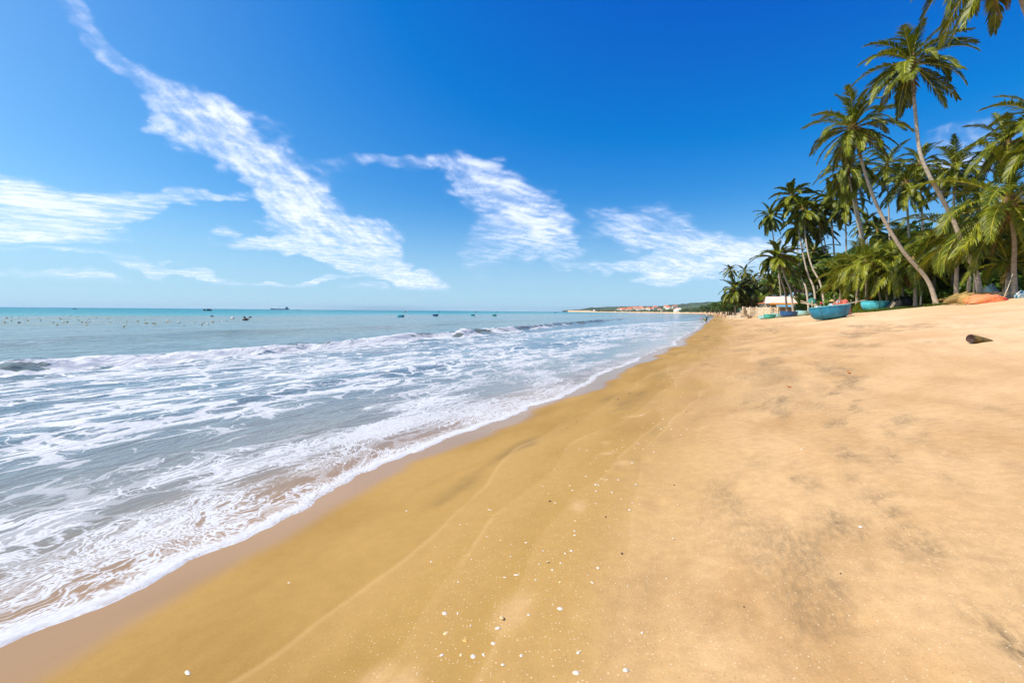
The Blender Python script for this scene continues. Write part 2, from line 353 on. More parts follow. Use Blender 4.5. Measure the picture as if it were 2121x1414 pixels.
def beach_z(S, T, Xg, Yg):
    z = ground_st(S, T)
    r = np.hypot(Xg, Yg)
    up = np.clip((S - 2.5) / 3, 0, 1)
    z = z + up * np.exp(-r / 30) * (fbm(Xg * 3.1, Yg * 3.1, 3) - .5) * .022
    z = z + up * np.exp(-r / 60) * (fbm(S * 2.2 + 8, T * .9, 3) - .5) * .045
    # old footprints, half filled by the wind
    rs = np.random.RandomState(5)
    for k in range(150):
        if k < 60: fs, ft = rs.uniform(2.9, 8), rs.uniform(1.2, 9)
        else: fs, ft = rs.uniform(3.5, 14), rs.uniform(5, 34)
        a_ = rs.uniform(0, 3.14); c_, s_ = math.cos(a_), math.sin(a_)
        m_ = (np.abs(S - fs) < .5) & (np.abs(T - ft) < .5)
        if not m_.any(): continue
        du = (S[m_] - fs) * c_ + (T[m_] - ft) * s_; dv = -(S[m_] - fs) * s_ + (T[m_] - ft) * c_
        q = (du / .15) ** 2 + (dv / .075) ** 2
        z[m_] += (-.016 * np.exp(-q) + .006 * np.exp(-((np.sqrt(q) - 1.7) / .5) ** 2)) * rs.uniform(.4, 1.0)
    big = fbm(S * .55, T * .20 + 3, 4); mid = fbm(S * 1.6 + 30, T * .7, 4, .6)
    edge = 2.75 + .7 * sstep(T, 4, 60) + (big - .5) * 2.4 + (mid - .5) * .9
    hv = fbm(S * .85 + 11, T * .17, 5, .62); hv2 = fbm(S * 5.0, T * 1.3 + 3, 4, .7)
    at_ = {'dry': sstep(S - edge, -.75, 1.1), 'tone': sstep(mid * .6 + big * .4, .32, .68), 'mid': mid}
    at_['heavy'] = .62 * sstep(hv + (hv2 - .5) * .75, .56, .88) * sstep(S, 2.8, 4.4) * (1 - sstep(S, 8.5, 15) * .75)
    band = np.exp(-((S - 4.7 - (fbm(T * .22 + 4, T * 0 + 2, 3) - .5) * 2.4) / .85) ** 2) * sstep(fbm(S * 1.5 + 3, T * .55 + 7, 4, .6) + (hv2 - .5) * .5, .38, .72) * (1 - sstep(T, 26, 50))
    at_['heavy'] = np.clip(at_['heavy'] + band * .42, 0, .8)
    rs = np.random.RandomState(15)
    for k in range(70):                       # pale drier scuffs
        fs, ft, w_ = rs.uniform(2.2, 6.5), 1.3 + 14 * rs.rand() ** 1.4, rs.uniform(.05, .12)
        m_ = (np.abs(S - fs) < .5) & (np.abs(T - ft) < .5)
        if m_.any():
            a_ = rs.uniform(0, 3.14); du = (S[m_] - fs) * math.cos(a_) + (T[m_] - ft) * math.sin(a_); dv = -(S[m_] - fs) * math.sin(a_) + (T[m_] - ft) * math.cos(a_)
            q = np.exp(-((du / (w_ * 2)) ** 2 + (dv / w_) ** 2) ** 2) * rs.uniform(.3, .7); at_['dry'][m_] = np.maximum(at_['dry'][m_], q); at_['tone'][m_] = np.clip(at_['tone'][m_] + q * .6, 0, 1); at_['heavy'][m_] *= 1 - q
    at_['stain'] = sstep(fbm(S * 1.6, T * .5 + 31, 4, .6), .58, .80) * sstep(S, .5, 1.2) * (1 - sstep(S, 2.4, 4)) * .8
    at_['soak'] = 1 - sstep(S - fbm(T * .8, T * 0 + 9, 3) * .55 * np.interp(T, [0, 30], [1, 1.6]), .05, .34)
    at_['litter'] = sstep(S + (fbm(Xg * .35, Yg * .35, 4) - .5) * 14, 24, 31)
    for k, (c0, amp, fr) in enumerate(((1.55, .35, .33), (2.15, .5, .22), (2.75, .6, .27), (3.3, .5, .19))):
        at_['line%d' % k] = S - c0 - (fbm(T * fr + 5.5 * k, T * 0 + 2 * k, 4) - .5) * amp * 2.6
        at_['brk%d' % k] = sstep(fbm(S * 1.3 + k, T * .9 + 2.2 * k, 4), .45, .66)
    return z, at_
sg = spaced(-45, 700, 2.5, 0.035, 0.018); tg = spaced(-14, 1300, 1.5, 0.04, 0.015)
beach = tag(sheet('beach_sand', sg, tg, beach_z, sand_material(), {}), kind='structure')

def wave_line(t): return -16.3 - 0.062 * np.clip(t - 30, 0, 200) + (fbm(t * .22, t * 0 + 3.3, 3) - .5) * 2.6
def sea_z(S, T, Xg, Yg):
    r = np.hypot(Xg, Yg)
    far = np.exp(-r / 260)
    d = S - wave_line(T)
    H = .46 * (.35 + 1.0 * fbm(T * .13 + 3, T * 0 + 8, 3)) * np.interp(T, [0, 12, 22, 95, 170], [.5, .6, 1, .9, .25])
    ridge = H * np.where(d > 0, np.exp(-(d / .55) ** 2), np.exp(-(d / 1.9) ** 2))
    rough_ = (fbm(Xg * 1.9, Yg * 1.9, 4, .6) - .5) * .34 * np.exp(-((d - .3) / 1.4) ** 2)
    d2 = S + 33 + 0.05 * T + (fbm(T * .1, T * 0 + 5, 2) - .5) * 4
    ridge2 = .16 * np.exp(-(d2 / 2.2) ** 2) * (.4 + fbm(T * .08, T * 0 + 1, 2))
    d3 = S + 6.4 + (fbm(T * .25, T * 0 + 6, 2) - .5) * 2.5
    ridge3 = .075 * np.where(d3 > 0, np.exp(-(d3 / .35) ** 2), np.exp(-(d3 / 1.5) ** 2)) * fbm(T * .2, T * 0 + 2, 2) * 1.6
    bore_s = np.interp(T, [30, 60, 90, 108, 122, 140], [-13.5, -12.5, -9.0, -4.5, -.6, 1.5]); db = S - bore_s
    chop = (fbm(S * .8, T * .33, 4) - .5) * .13 * sstep(-S, .8, 9) * far
    swell = .07 * np.sin(S * 2 * math.pi / 11 + fbm(S * .03, T * .03, 2) * 6) * sstep(-S, 18, 40) * far
    small = (fbm(S * 2.5, T * 1.2, 3) - .5) * .03 * sstep(-S, .2, 2.5) * np.exp(-r / 40)
    z = ridge + rough_ + ridge2 + ridge3 + chop + swell + small
    gzz = ground_st(S, T); S0_ = S
    S = S + ((fbm(T * 1.1, T * 0 + 21, 3) - .5) * .34 + (fbm(T * 4.5, T * 0 + 31, 3) - .5) * .12) * np.interp(T, [0, 30, 80], [1, 1.5, 3.0]) * np.exp(-(S / 1.2) ** 2)
    lip = (fbm(S * 9, T * 5, 3) - .35) * .016 * np.exp(-(S / .16) ** 2)
    film = np.where(S < 0, .006 + .022 * np.sqrt(np.clip(-S, 0, 3)), -.25 * S) + np.where(S < .02, lip, 0)
    z = np.where(S > -2.6, np.maximum(z * sstep(-S, 0, 2.6), gzz + film), z)
    z = np.where(S > 0.0, gzz - .25 * S + .004, z)
    # foam cover 0..1
    st_ = fbm(T * .16, S * .55, 3); st2 = fbm(T * .5 + 40, S * 1.4, 3)
    fade = np.interp(T, [0, 45, 75, 118, 130], [1, .9, .86, .9, .32])
    net = (.41 + (st_ - .5) * .55 + (st2 - .5) * .30) * sstep(S, -16.6, -14) * fade * np.where(S > -20, 1, 0)
    out_b = sstep(db, -.8, .3); inb = np.interp(T, [24, 48, 125], [0, 1, 1])
    net = net * (1 - inb * (1 - out_b) * .95)
    net = net + inb * np.exp(-(db / np.interp(T, [60, 120], [1.2, 1.6])) ** 2) * .35 * np.interp(T, [40, 75, 118, 135], [.4, .9, 1.6, 0]) * (.5 + st2)
    thick = sstep(S, -2.6, -1.7) * (1 - sstep(S, -1.25, -.7)) * np.interp(T, [0, 12, 22], [1, .8, .1]) * (.17 + (st2 - .5) * .9)
    lace = sstep(S, -1.6, -.9) * (.14 + (st2 - .5) * .30) * np.interp(T, [0, 14, 30], [1, .6, .0])
    rim = np.exp(-((S + .07) / (.07 + .07 * fbm(T * 1.3, T * 0 + 2, 2))) ** 2) * (.40 + .5 * fbm(T * .9, T * 0 + 7, 3)) * np.interp(T, [0, 8, 20, 50, 80], [.92, .82, .58, .48, .48])
    strength = np.interp(T, [0, 35, 50, 75, 95], [1, .95, .75, .2, 0]) * np.maximum(sstep(fbm(T * .35, T * 0 + 12, 2), .25, .5), np.interp(T, [20, 40], [.6, 0]))
    brk = strength * (np.exp(-((d - 1.0) / 1.0) ** 2) * .95 * sstep(st2, .25, .55) + np.exp(-((d + 1.6) / 1.5) ** 2) * .62 * sstep(st_, .3, .6) + np.exp(-((d + .1) / .35) ** 2) * .5 * st2 + np.exp(-((d - .35) / .6) ** 2) * np.interp(T, [0, 18, 40], [.75, .6, .2]) * sstep(st2, .30, .62))
    brk = np.maximum(brk, np.exp(-((d - .2) / .9) ** 2) * np.interp(T, [0, 14, 26], [.78, .62, 0]) * (.72 + .6 * (st2 - .5)))
    foam_ = np.clip(np.maximum.reduce([net, brk]) + thick + lace + rim, 0, 1.3)
    foam_ = np.where(S > .0, np.maximum(foam_, 0.9), foam_); S = S0_
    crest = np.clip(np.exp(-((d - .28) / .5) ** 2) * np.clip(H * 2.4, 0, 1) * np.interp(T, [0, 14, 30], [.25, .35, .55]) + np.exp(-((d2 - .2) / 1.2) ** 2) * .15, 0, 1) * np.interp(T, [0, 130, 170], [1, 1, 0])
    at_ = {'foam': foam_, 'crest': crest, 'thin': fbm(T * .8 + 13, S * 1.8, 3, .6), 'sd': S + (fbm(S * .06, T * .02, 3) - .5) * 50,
           'silt': fbm(S * .10 + 5, T * .018, 4, .6), 'U': T + (fbm(T * 1.1, S * 1.1, 3) - .5) * 1.9, 'V': S + (fbm(T * 1.1 + 60, S * 1.1, 3) - .5) * .75}
    return z, at_
ssea = spaced(-130, .9, -.1, 0.022, 0.0135); ssea = np.unique(np.concatenate([ssea, np.arange(-21, -13, .09)])); extra = []
v_ = ssea[0]
while v_ > -14000: v_ = v_ - max(2.0, abs(v_) * .05); extra.append(v_)
ssea = np.concatenate([np.array(extra[::-1]), ssea])
tsea = spaced(-14, 160, 2.0, 0.045, 0.0125); extra = []; v_ = tsea[-1]
while v_ < 14000: v_ = v_ + max(2.5, v_ * .04); extra.append(v_)
tsea = np.concatenate([[-2500, -600, -150, -40], tsea, np.array(extra)])
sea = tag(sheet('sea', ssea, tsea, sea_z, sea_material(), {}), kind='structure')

# ------------------------------------------------------------------ cirrus: a thin sheet of ice cloud 3 km up, lit by the sun from above
# (azimuth, elevation, half length, half width, tilt in degrees, strength)
CLOUDS = [(-43.5, 24.2, 7, 1.1, -33, .50), (-37.5, 20.3, 6, 1.5, -34, .70), (-31.5, 17.0, 7, 2.6, -33, .96), (-26.0, 13.6, 8, 3.2, -36, 1.08),
          (-20.5, 9.6, 8.5, 3.1, -36, 1.25), (-14.5, 5.6, 9.5, 1.9, -25, 1.25), (-26.0, 6.7, 7, 1.0, -6, 1.05), (-19, 6.5, 9, 2.3, -16, 1.15),
          (-48.0, 8.2, 9, 2.3, 2, 1.0), (-37.5, 10.0, 8, 1.0, 17, .75), (-60, 9, 9, 3, 5, .9), (-38, 4.6, 13, .55, -4, .72), (-22, 3.4, 14, .45, -3, .70),
          (-13, 16.6, 8, 1.2, 2, .60), (-4.0, 16.0, 6, 2.0, -12, .74), (0.8, 12.6, 6.5, 4.0, -20, .72), (4.2, 9.4, 5.5, 2.8, -30, .70), (-1.5, 7.4, 4.5, 2.6, -20, .62),
          (15.5, 9.8, 6.5, 3.0, -16, .68), (21.5, 7.4, 8, 2.8, -12, .70), (17.5, 5.3, 9, 1.2, -3, .92), (26, 5.6, 9, 3.0, 0, .72), (44.5, 15.6, 4, .9, 3, .62), (43, 13.6, 6, 1.3, 0, .62),
          (-40, 1.9, 16, .9, 0, .80), (-8, 1.9, 18, .55, 1, .72), (-24, 16.2, 7, 2.0, -30, .5), (75, 14, 14, 5, -10, .8), (110, 25, 18, 6, -25, .8), (170, 20, 22, 7, 15, .85), (-120, 24, 20, 7, -20, .8)]
def cloud_material():
    m = bpy.data.materials.new('ice_cloud'); m.use_nodes = True; g = NT(m.node_tree); g.n.clear()
    o = g.node('ShaderNodeOutputMaterial'); tp = g.node('ShaderNodeBsdfTransparent'); tl = g.node('ShaderNodeBsdfTranslucent'); tl.inputs[0].default_value = (.60, .63, .68, 1)
    mx = g.node('ShaderNodeMixShader'); g.put(mx.inputs[0], g.attr('cover')); g.l.new(tp.outputs[0], mx.inputs[1]); g.l.new(tl.outputs[0], mx.inputs[2]); g.l.new(mx.outputs[0], o.inputs[0])
    return m
def build_clouds():
    A, E = np.meshgrid(np.arange(-66, 66.01, .16), np.concatenate([np.arange(2.2, 12, .10), np.arange(12, 34, .16)]), indexing='ij')
    ha = 3000.0; ce = np.cos(np.radians(E)); dx, dy, dz = np.sin(np.radians(A)) * ce, np.cos(np.radians(A)) * ce, np.sin(np.radians(E))
    k = ha / dz; Xc, Yc, Zc = dx * k, dy * k, dz * k
    Aw = A + (fbm(A * .16 + 3, E * .30, 4) - .5) * 7 + (fbm(A * .5, E * 1.0 + 9, 4) - .5) * 2.6
    Ew = E + (fbm(A * .16 + 50, E * .30, 4) - .5) * 3.6 + (fbm(A * .5 + 70, E * 1.0, 4) - .5) * 1.5
    cov = np.zeros_like(A)
    for (a0, e0, la, lb, th, st) in CLOUDS:
        c_, s_ = math.cos(rad(th)), math.sin(rad(th)); ax, ay = Aw - a0, Ew - e0
        r2 = ((ax * c_ + ay * s_) / la) ** 2 + ((-ax * s_ + ay * c_) / lb) ** 2
        f = (1 - sstep(r2, 0, 1.9)) * st
        cov = 1 - (1 - np.clip(cov, 0, .98)) * (1 - np.clip(f, 0, .98))
    # ripples: drawn out along the drift of the cloud, finer towards the horizon
    q = 1 / (np.sin(np.radians(E)) + .12); pu0, pv0 = dx * q, dy * q
    c_, s_ = math.cos(rad(28)), math.sin(rad(28)); pu, pv = pu0 * c_ + pv0 * s_, -pu0 * s_ + pv0 * c_
    wz_ = (fbm(pu * 2, pv * 2, 3) - .5) * .5
    t1 = fbm(pu * 3.0 + 5, pv * 5 + wz_ * 4, 5, .6); t2 = fbm(pu * 9 + wz_ * 9, pv * 28 + wz_ * 14, 4, .62)
    al, ac = A * .819 - E * .574, A * .574 + E * .819          # along and across the long diagonal band
    wm = sstep(E, 5, 9) * (1 - sstep(A, -8, 0)) * (1 - sstep(-A, 30, 40) * (1 - sstep(E, 10, 15)))
    t3 = fbm(A * .22, E * .9 + 4, 5, .6) * (1 - wm) + fbm(al * .30 + 7, ac * .95, 5, .62) * wm
    t2 = t2 * (1 - .6 * wm) + .6 * wm * fbm(al * 1.1 + ac * .5, ac * 3.0 - al * .3 + 9, 4, .65)
    tex = t1 * .48 + t2 * .36 + t3 * .34
    d = (sstep(tex + cov * .82, .82, 1.66) * .92 + .08 * sstep(cov, .1, .8)) * sstep(cov, .01, .6) * (.45 + .55 * sstep(t2 * .6 + t3 * .4, .34, .66)) * .95
    edge = sstep(66 - np.abs(A), 0, 8) * sstep(E, 2.2, 3.2)
    d = d * edge
    n0, n1 = A.shape; idx = np.arange(n0 * n1).reshape(n0, n1); qd = np.stack([idx[:-1, :-1], idx[1:, :-1], idx[1:, 1:], idx[:-1, 1:]], -1).reshape(-1, 4)
    qd = qd[(d.ravel()[qd].max(1) > .004)]
    used = np.unique(qd); rem = np.full(n0 * n1, -1); rem[used] = np.arange(len(used)); qd = rem[qd]
    co_ = np.stack([Xc, Yc, Zc], -1).reshape(-1, 3)[used]
    me = bpy.data.meshes.new('cirrus_cloud'); me.vertices.add(len(co_)); me.vertices.foreach_set('co', co_.ravel())
    me.loops.add(qd.size); me.loops.foreach_set('vertex_index', qd.ravel()); me.polygons.add(len(qd))
    me.polygons.foreach_set('loop_start', np.arange(len(qd)) * 4); me.polygons.foreach_set('loop_total', np.full(len(qd), 4)); me.update(calc_edges=True)
    at_ = me.attributes.new('cover', 'FLOAT', 'POINT'); at_.data.foreach_set('value', d.ravel()[used].astype(np.float32))
    me.materials.append(cloud_material())
    return tag(obj('cirrus_cloud', me), kind='stuff')
build_clouds()

# ------------------------------------------------------------------ far shore of the bay: hills, woods, beach line, houses
hill_mat = simple('far_scrub', (.050, .070, .030), .9, .55, .012, 0, spec=.1)
slope_mat = simple('near_slope', (.075, .085, .030), .9, .5, .02, 0, spec=.1)
farsand_mat = simple('far_sand', (.62, .42, .22), .9, .15, .02)
def ridge(name, cols, mat, r_of, depth, rough_):
    """a piece of coast: columns of (px, crest pixel row) seen from the beach, built as a hill r metres away and depth metres deep"""
    xs = [c[0] for c in cols]; v, f = [], []; n = 90; m = 14
    for i in range(n):
        px = xs[0] + (xs[-1] - xs[0]) * i / (n - 1); r = r_of(px); d0 = ray(px, 640); d0 = Vector((d0.x, d0.y, 0)).normalized()
        crest = np.interp(px, xs, [c[1] for c in cols]); rc = r + depth * .6
        hz = 644.6 + (px - 1060.5) * .00877
        kk = 2121 * FOCAL / 36 / math.cos(math.atan2(d0.x, d0.y))
        top = CAM_H + (hz - crest) / kk * rc
        for j in range(m):
            u = j / (m - 1); rr = r + depth * u; prof = math.sin(min(1, u / .6) * math.pi / 2) if u < .6 else math.cos((u - .6) / .4 * math.pi / 2)
            nz = float(fbm(px * .11 + j * .7, rr * .004 + j, 3)) - .5
            z = 1.5 + max(0, top - 1.5) * prof * (1 + rough_ * nz) if u < 1 else 0
            p = d0 * rr; v.append((p.x, p.y, max(z, .3) if 0 < j < m - 1 else -1.0))
    for i in range(n - 1):
        for j in range(m - 1): f.append((i * m + j, (i + 1) * m + j, (i + 1) * m + j + 1, i * m + j + 1))
    me = bpy.data.meshes.new(name); me.from_pydata(v, [], f); me.materials.append(mat); me.polygons.foreach_set('use_smooth', [True] * len(f)); me.update()
    return tag(obj(name, me), kind='structure')
ridge('far_hill', [(1165, 643), (1200, 641), (1224, 637), (1265, 635.5), (1313, 634.5), (1364, 634), (1398, 631.5), (1432, 628), (1466, 626), (1500, 625), (1600, 628)], hill_mat, lambda px: 4200 - (px - 1165) * 3.0, 900, .25)
def coast(px): return float(np.interp(px, [1165, 1230, 1330, 1400, 1440, 1470, 1490, 1520], [3600, 3000, 2300, 1800, 1350, 950, 700, 520]))
ridge('coast_slope', [(1172, 644.5), (1230, 642), (1290, 640), (1340, 637.5), (1400, 637), (1450, 637), (1490, 636)], slope_mat, lambda px: coast(px) + 30, 420, .35)
def strand():
    v, f = [], []
    for i in range(70):
        px = 1176 + (1512 - 1176) * i / 69; d0 = ray(px, 640); d0 = Vector((d0.x, d0.y, 0)).normalized(); r = coast(px)
        for dr, z in ((-14, -.3), (-4, .5), (18, 1.6), (60, 3.2)): p = d0 * (r + dr * (1 + r / 1500)); v.append((p.x, p.y, z * (1 + r / 1200)))
    for i in range(69):
        for j in range(3): f.append((i * 4 + j, i * 4 + 4 + j, i * 4 + 5 + j, i * 4 + 1 + j))
    me = bpy.data.meshes.new('far_beach'); me.from_pydata(v, [], f); me.materials.append(farsand_mat); me.update(); tag(obj('far_beach', me), kind='structure')
strand()

# ------------------------------------------------------------------ foliage building blocks
M_LEAF = leafy('palm_leaf', (.020, .044, .003), (.215, .235, .008), .24)
M_LEAFY = leafy('young_palm_leaf', (.045, .080, .004), (.27, .28, .012), .30)
M_DEAD = leafy('dry_palm_leaf', (.10, .055, .018), (.30, .17, .045), .2, .7)
M_RACH = simple('leaf_stalk', (.42, .37, .04), .5, .3, 3)
M_TRUNK = simple('palm_trunk', (.37, .31, .245), .85, .35, 5, .6, spec=.15, stretch=(1, 1, 3))
M_HEART = simple('palm_heart_fibre', (.20, .125, .045), .8, .5, 6, .5)
M_NUT = simple('coconut_husk', (.28, .22, .03), .5, .4, 5)
M_BARK = simple('tree_bark', (.15, .12, .09), .9, .35, 6, .5)
M_BROAD = leafy('broad_leaf', (.020, .050, .005), (.085, .15, .012), .25)
M_BROAD2 = leafy('light_broad_leaf', (.045, .10, .008), (.13, .22, .018), .30)
M_NEEDLE = leafy('casuarina_needle', (.030, .048, .014), (.085, .095, .030), .2, .6)
M_BANANA = leafy('banana_leaf', (.08, .15, .015), (.20, .28, .04), .35, .4)
def frond_mesh(name, L, elev, bend, seed, n=58, lw=.075, leafmat=None, ll=.95, wind=0.0):
    rs = random.Random(seed); b = MB(); N = 12; pts = [Vector((0, 0, 0))]; tans = []
    yaw = 0.0; dyaw = rs.uniform(-.35, .35)
    for i in range(N + 1):
        u = i / N; a = elev - bend * u ** 1.25; a = max(a, -1.48); y = dyaw * u * u
        T = Vector((math.cos(a) * math.cos(y), math.cos(a) * math.sin(y), math.sin(a))); tans.append(T)
        if i < N: pts.append(pts[-1] + T * (L / N))
    b.tube(pts, [.05 * (1 - .88 * i / N) * (L / 4.2) for i in range(N + 1)], 4, 1)
    def P(u):
        k = min(int(u * N), N - 1); fr = u * N - k; return pts[k].lerp(pts[k + 1], fr), tans[k].lerp(tans[k + 1], fr).normalized()
    grav = .30 + .42 * max(0, 1 - elev) * .6
    for i in range(n):
        u = .13 + .87 * (i + rs.uniform(-.3, .3)) / n; u = min(max(u, .12), 1.0)
        p, T = P(u); prof = (math.sin(min(1, (u - .06) / .42) * math.pi / 2)) * (1 - .62 * max(0, (u - .45) / .55) ** 1.5)
        for sd in (-1, 1):
            if rs.random() < .05: continue
            S = T.cross(Vector((0, 0, 1))); S = (S.normalized() if S.length > .05 else Vector((0, 1, 0))) * -sd
            U = (S * -sd).cross(T).normalized()
            if U.z < 0: U = -U
            ph = rad(62 - 36 * u + rs.uniform(-8, 8)); d = (T * math.cos(ph) + S * math.sin(ph) + U * rs.uniform(.05, .35)).normalized()
            l = ll * prof * rs.uniform(.82, 1.1) * L / 4.2; w = lw * rs.uniform(.8, 1.15); g = grav * rs.uniform(.7, 1.6)
            q = p.copy(); idx = []; wd = (T - d * T.dot(d)); wd = wd.normalized() if wd.length > .01 else U
            for k, ww in ((0, .55), (1, 1.0), (2, .12)):
                j = len(b.v); b.v.append(tuple(q - wd * w * ww * .5)); b.v.append(tuple(q + wd * w * ww * .5)); idx.append(j)
                q = q + d * (l / 2); d = (d + Vector((wind, 0, -g)) * (1.0 if k else .9)).normalized()
            for k in (0, 1): b.face((idx[k], idx[k] + 1, idx[k + 1] + 1, idx[k + 1]), 0)
    return b.mesh(name, [leafmat or M_LEAF, M_RACH])
ELS = [84, 72, 60, 48, 36, 24, 12, 0, -14, -30, -46, -62]
def frond_set(prefix, mat, L, seed, lw, bend_k=1.0):
    out_ = []
    for i, e in enumerate(ELS):
        row = []
        for k in range(2):
            bend = rad((38 + (84 - abs(e - 20)) * .45 + (22 if k else 0)) * bend_k)
            if e < -20: bend = rad(18 + 14 * k)
            row.append(frond_mesh('frond_%s' % prefix, L * (1 - .12 * k), rad(e), bend, seed + i * 7 + k, leafmat=mat, lw=lw))
        out_.append(row)
    return out_
FR_OLD = frond_set('old', M_LEAF, 4.1, 100, .085)
FR_YNG = frond_set('young', M_LEAFY, 4.8, 400, .075, 1.25)
FR_FAR = frond_set('far', M_LEAF, 4.1, 700, .17)
FR_DEAD = [frond_mesh('frond_dry', 3.4, rad(-40 - 12 * k), rad(40), 900 + k, n=26, leafmat=M_DEAD, lw=.07, ll=.7) for k in range(3)]
nut_b = MB(); nut_b.lathe([(.0, -.15), (.075, -.125), (.125, -.05), (.135, .02), (.10, .10), (.05, .15), (0, .165)], 8); NUT = nut_b.mesh('coconut', M_NUT, True)
hb = MB(); hb.lathe([(.10, -.75), (.17, -.55), (.24, -.2), (.30, .10), (.26, .45), (.15, .85), (.05, 1.15), (0, 1.2)], 10); HEART = hb.mesh('crown_heart', M_HEART, True)
def catmull(P, n):
    P = [P[0] * 2 - P[1]] + P + [P[-1] * 2 - P[-2]]; o = []
    segs = len(P) - 3
    for i in range(n + 1):
        u = i / n * segs; k = min(int(u), segs - 1); t_ = u - k; a, b, c, d = P[k:k + 4]
        o.append(.5 * ((2 * b) + (c - a) * t_ + (2 * a - 5 * b + 4 * c - d) * t_ ** 2 + (3 * b - a - 3 * c + d) * t_ ** 3))
    return o
def palm(label, cols, d0, d1, r0=.20, fronds='old', scale=1.0, n=24, seed=1, nuts=6, dead=2, low=-50, high=82, bias=0.0):
    """cols: pixels along the trunk from the foot to the crown; d0, d1: depth of foot and crown in metres"""
    rs = random.Random(seed * 31 + 5)
    foot = stand(cols[0][0], d0); pts = [foot]
    for i, (px, py) in enumerate(cols[1:], 1):
        u = i / (len(cols) - 1); pts.append(at(px, py, d0 + (d1 - d0) * u))
    root = empty('palm_tree', foot); tag(root, label, 'palm tree', 'coconut palms along the beach')
    loc = [p - foot for p in pts]; loc[0] = Vector((0, 0, -.25))
    H = sum((loc[i + 1] - loc[i]).length for i in range(len(loc) - 1)); ns = max(10, min(46, int(H / .32)))
    path = catmull(loc, ns); rr = []
    for i in range(ns + 1):
        u = i / ns; r = r0 * .86 * (1 + .5 * math.exp(-u * H / .6)) * (1 - .42 * u)
        rr.append(r * (1 + (.055 if i % 2 else -.03)))
    b = MB(); b.tube(path, rr, 9); b.build('trunk', M_TRUNK, root, smooth=True)
    top = path[-1]; T = (path[-1] - path[-3]).normalized(); q = Vector((0, 0, 1)).rotation_difference(T)
    tilt = Matrix.Identity(3).lerp(q.to_matrix(), .6) if False else q.to_matrix()
    crown = obj('crown', HEART, root, top, Vector((0, 0, 1)).rotation_difference((T + Vector((0, 0, 1))).normalized()).to_euler(), (scale * min(1.2, r0 / .2 + .1),) * 3)
    FS = {'old': FR_OLD, 'young': FR_YNG, 'far': FR_FAR}[fronds]; ks = 1 / crown.scale[0]
    ga = rs.uniform(0, 6.28)
    n = int(n * 1.3)
    for i in range(n):
        u = i / (n - 1); e = high - (high - low) * (u ** .85) + rs.uniform(-7, 7)
        k = min(range(len(ELS)), key=lambda j: abs(ELS[j] - e)); me = FS[k][rs.randint(0, 1)]
        sc_ = scale * rs.uniform(.92, 1.16) * (.8 if e > 66 else 1)
        a = ga + i * 2.39996 + rs.uniform(-.25, .25)
        o = obj('frond', me, crown, (0, 0, .25 * ks * scale * (.5 + .5 * (e / 80))), (rs.uniform(-.12, .12), rs.uniform(-.08, .08), a), (sc_ * ks,) * 3)
    for i in range(dead):
        obj('dry_frond', FR_DEAD[i % 3], crown, (0, 0, -.1 * ks), (0, rs.uniform(-.1, .25), rs.uniform(0, 6.28)), (scale * rs.uniform(.7, .95) * ks,) * 3)
    for i in range(nuts):
        a = rs.uniform(0, 6.28); obj('coconut', NUT, crown, (.33 * math.cos(a) * ks, .33 * math.sin(a) * ks, rs.uniform(-.35, .02) * ks), (rs.uniform(-.4, .4), rs.uniform(-.4, .4), 0), (rs.uniform(.8, 1.1) * ks,) * 3)
    return root
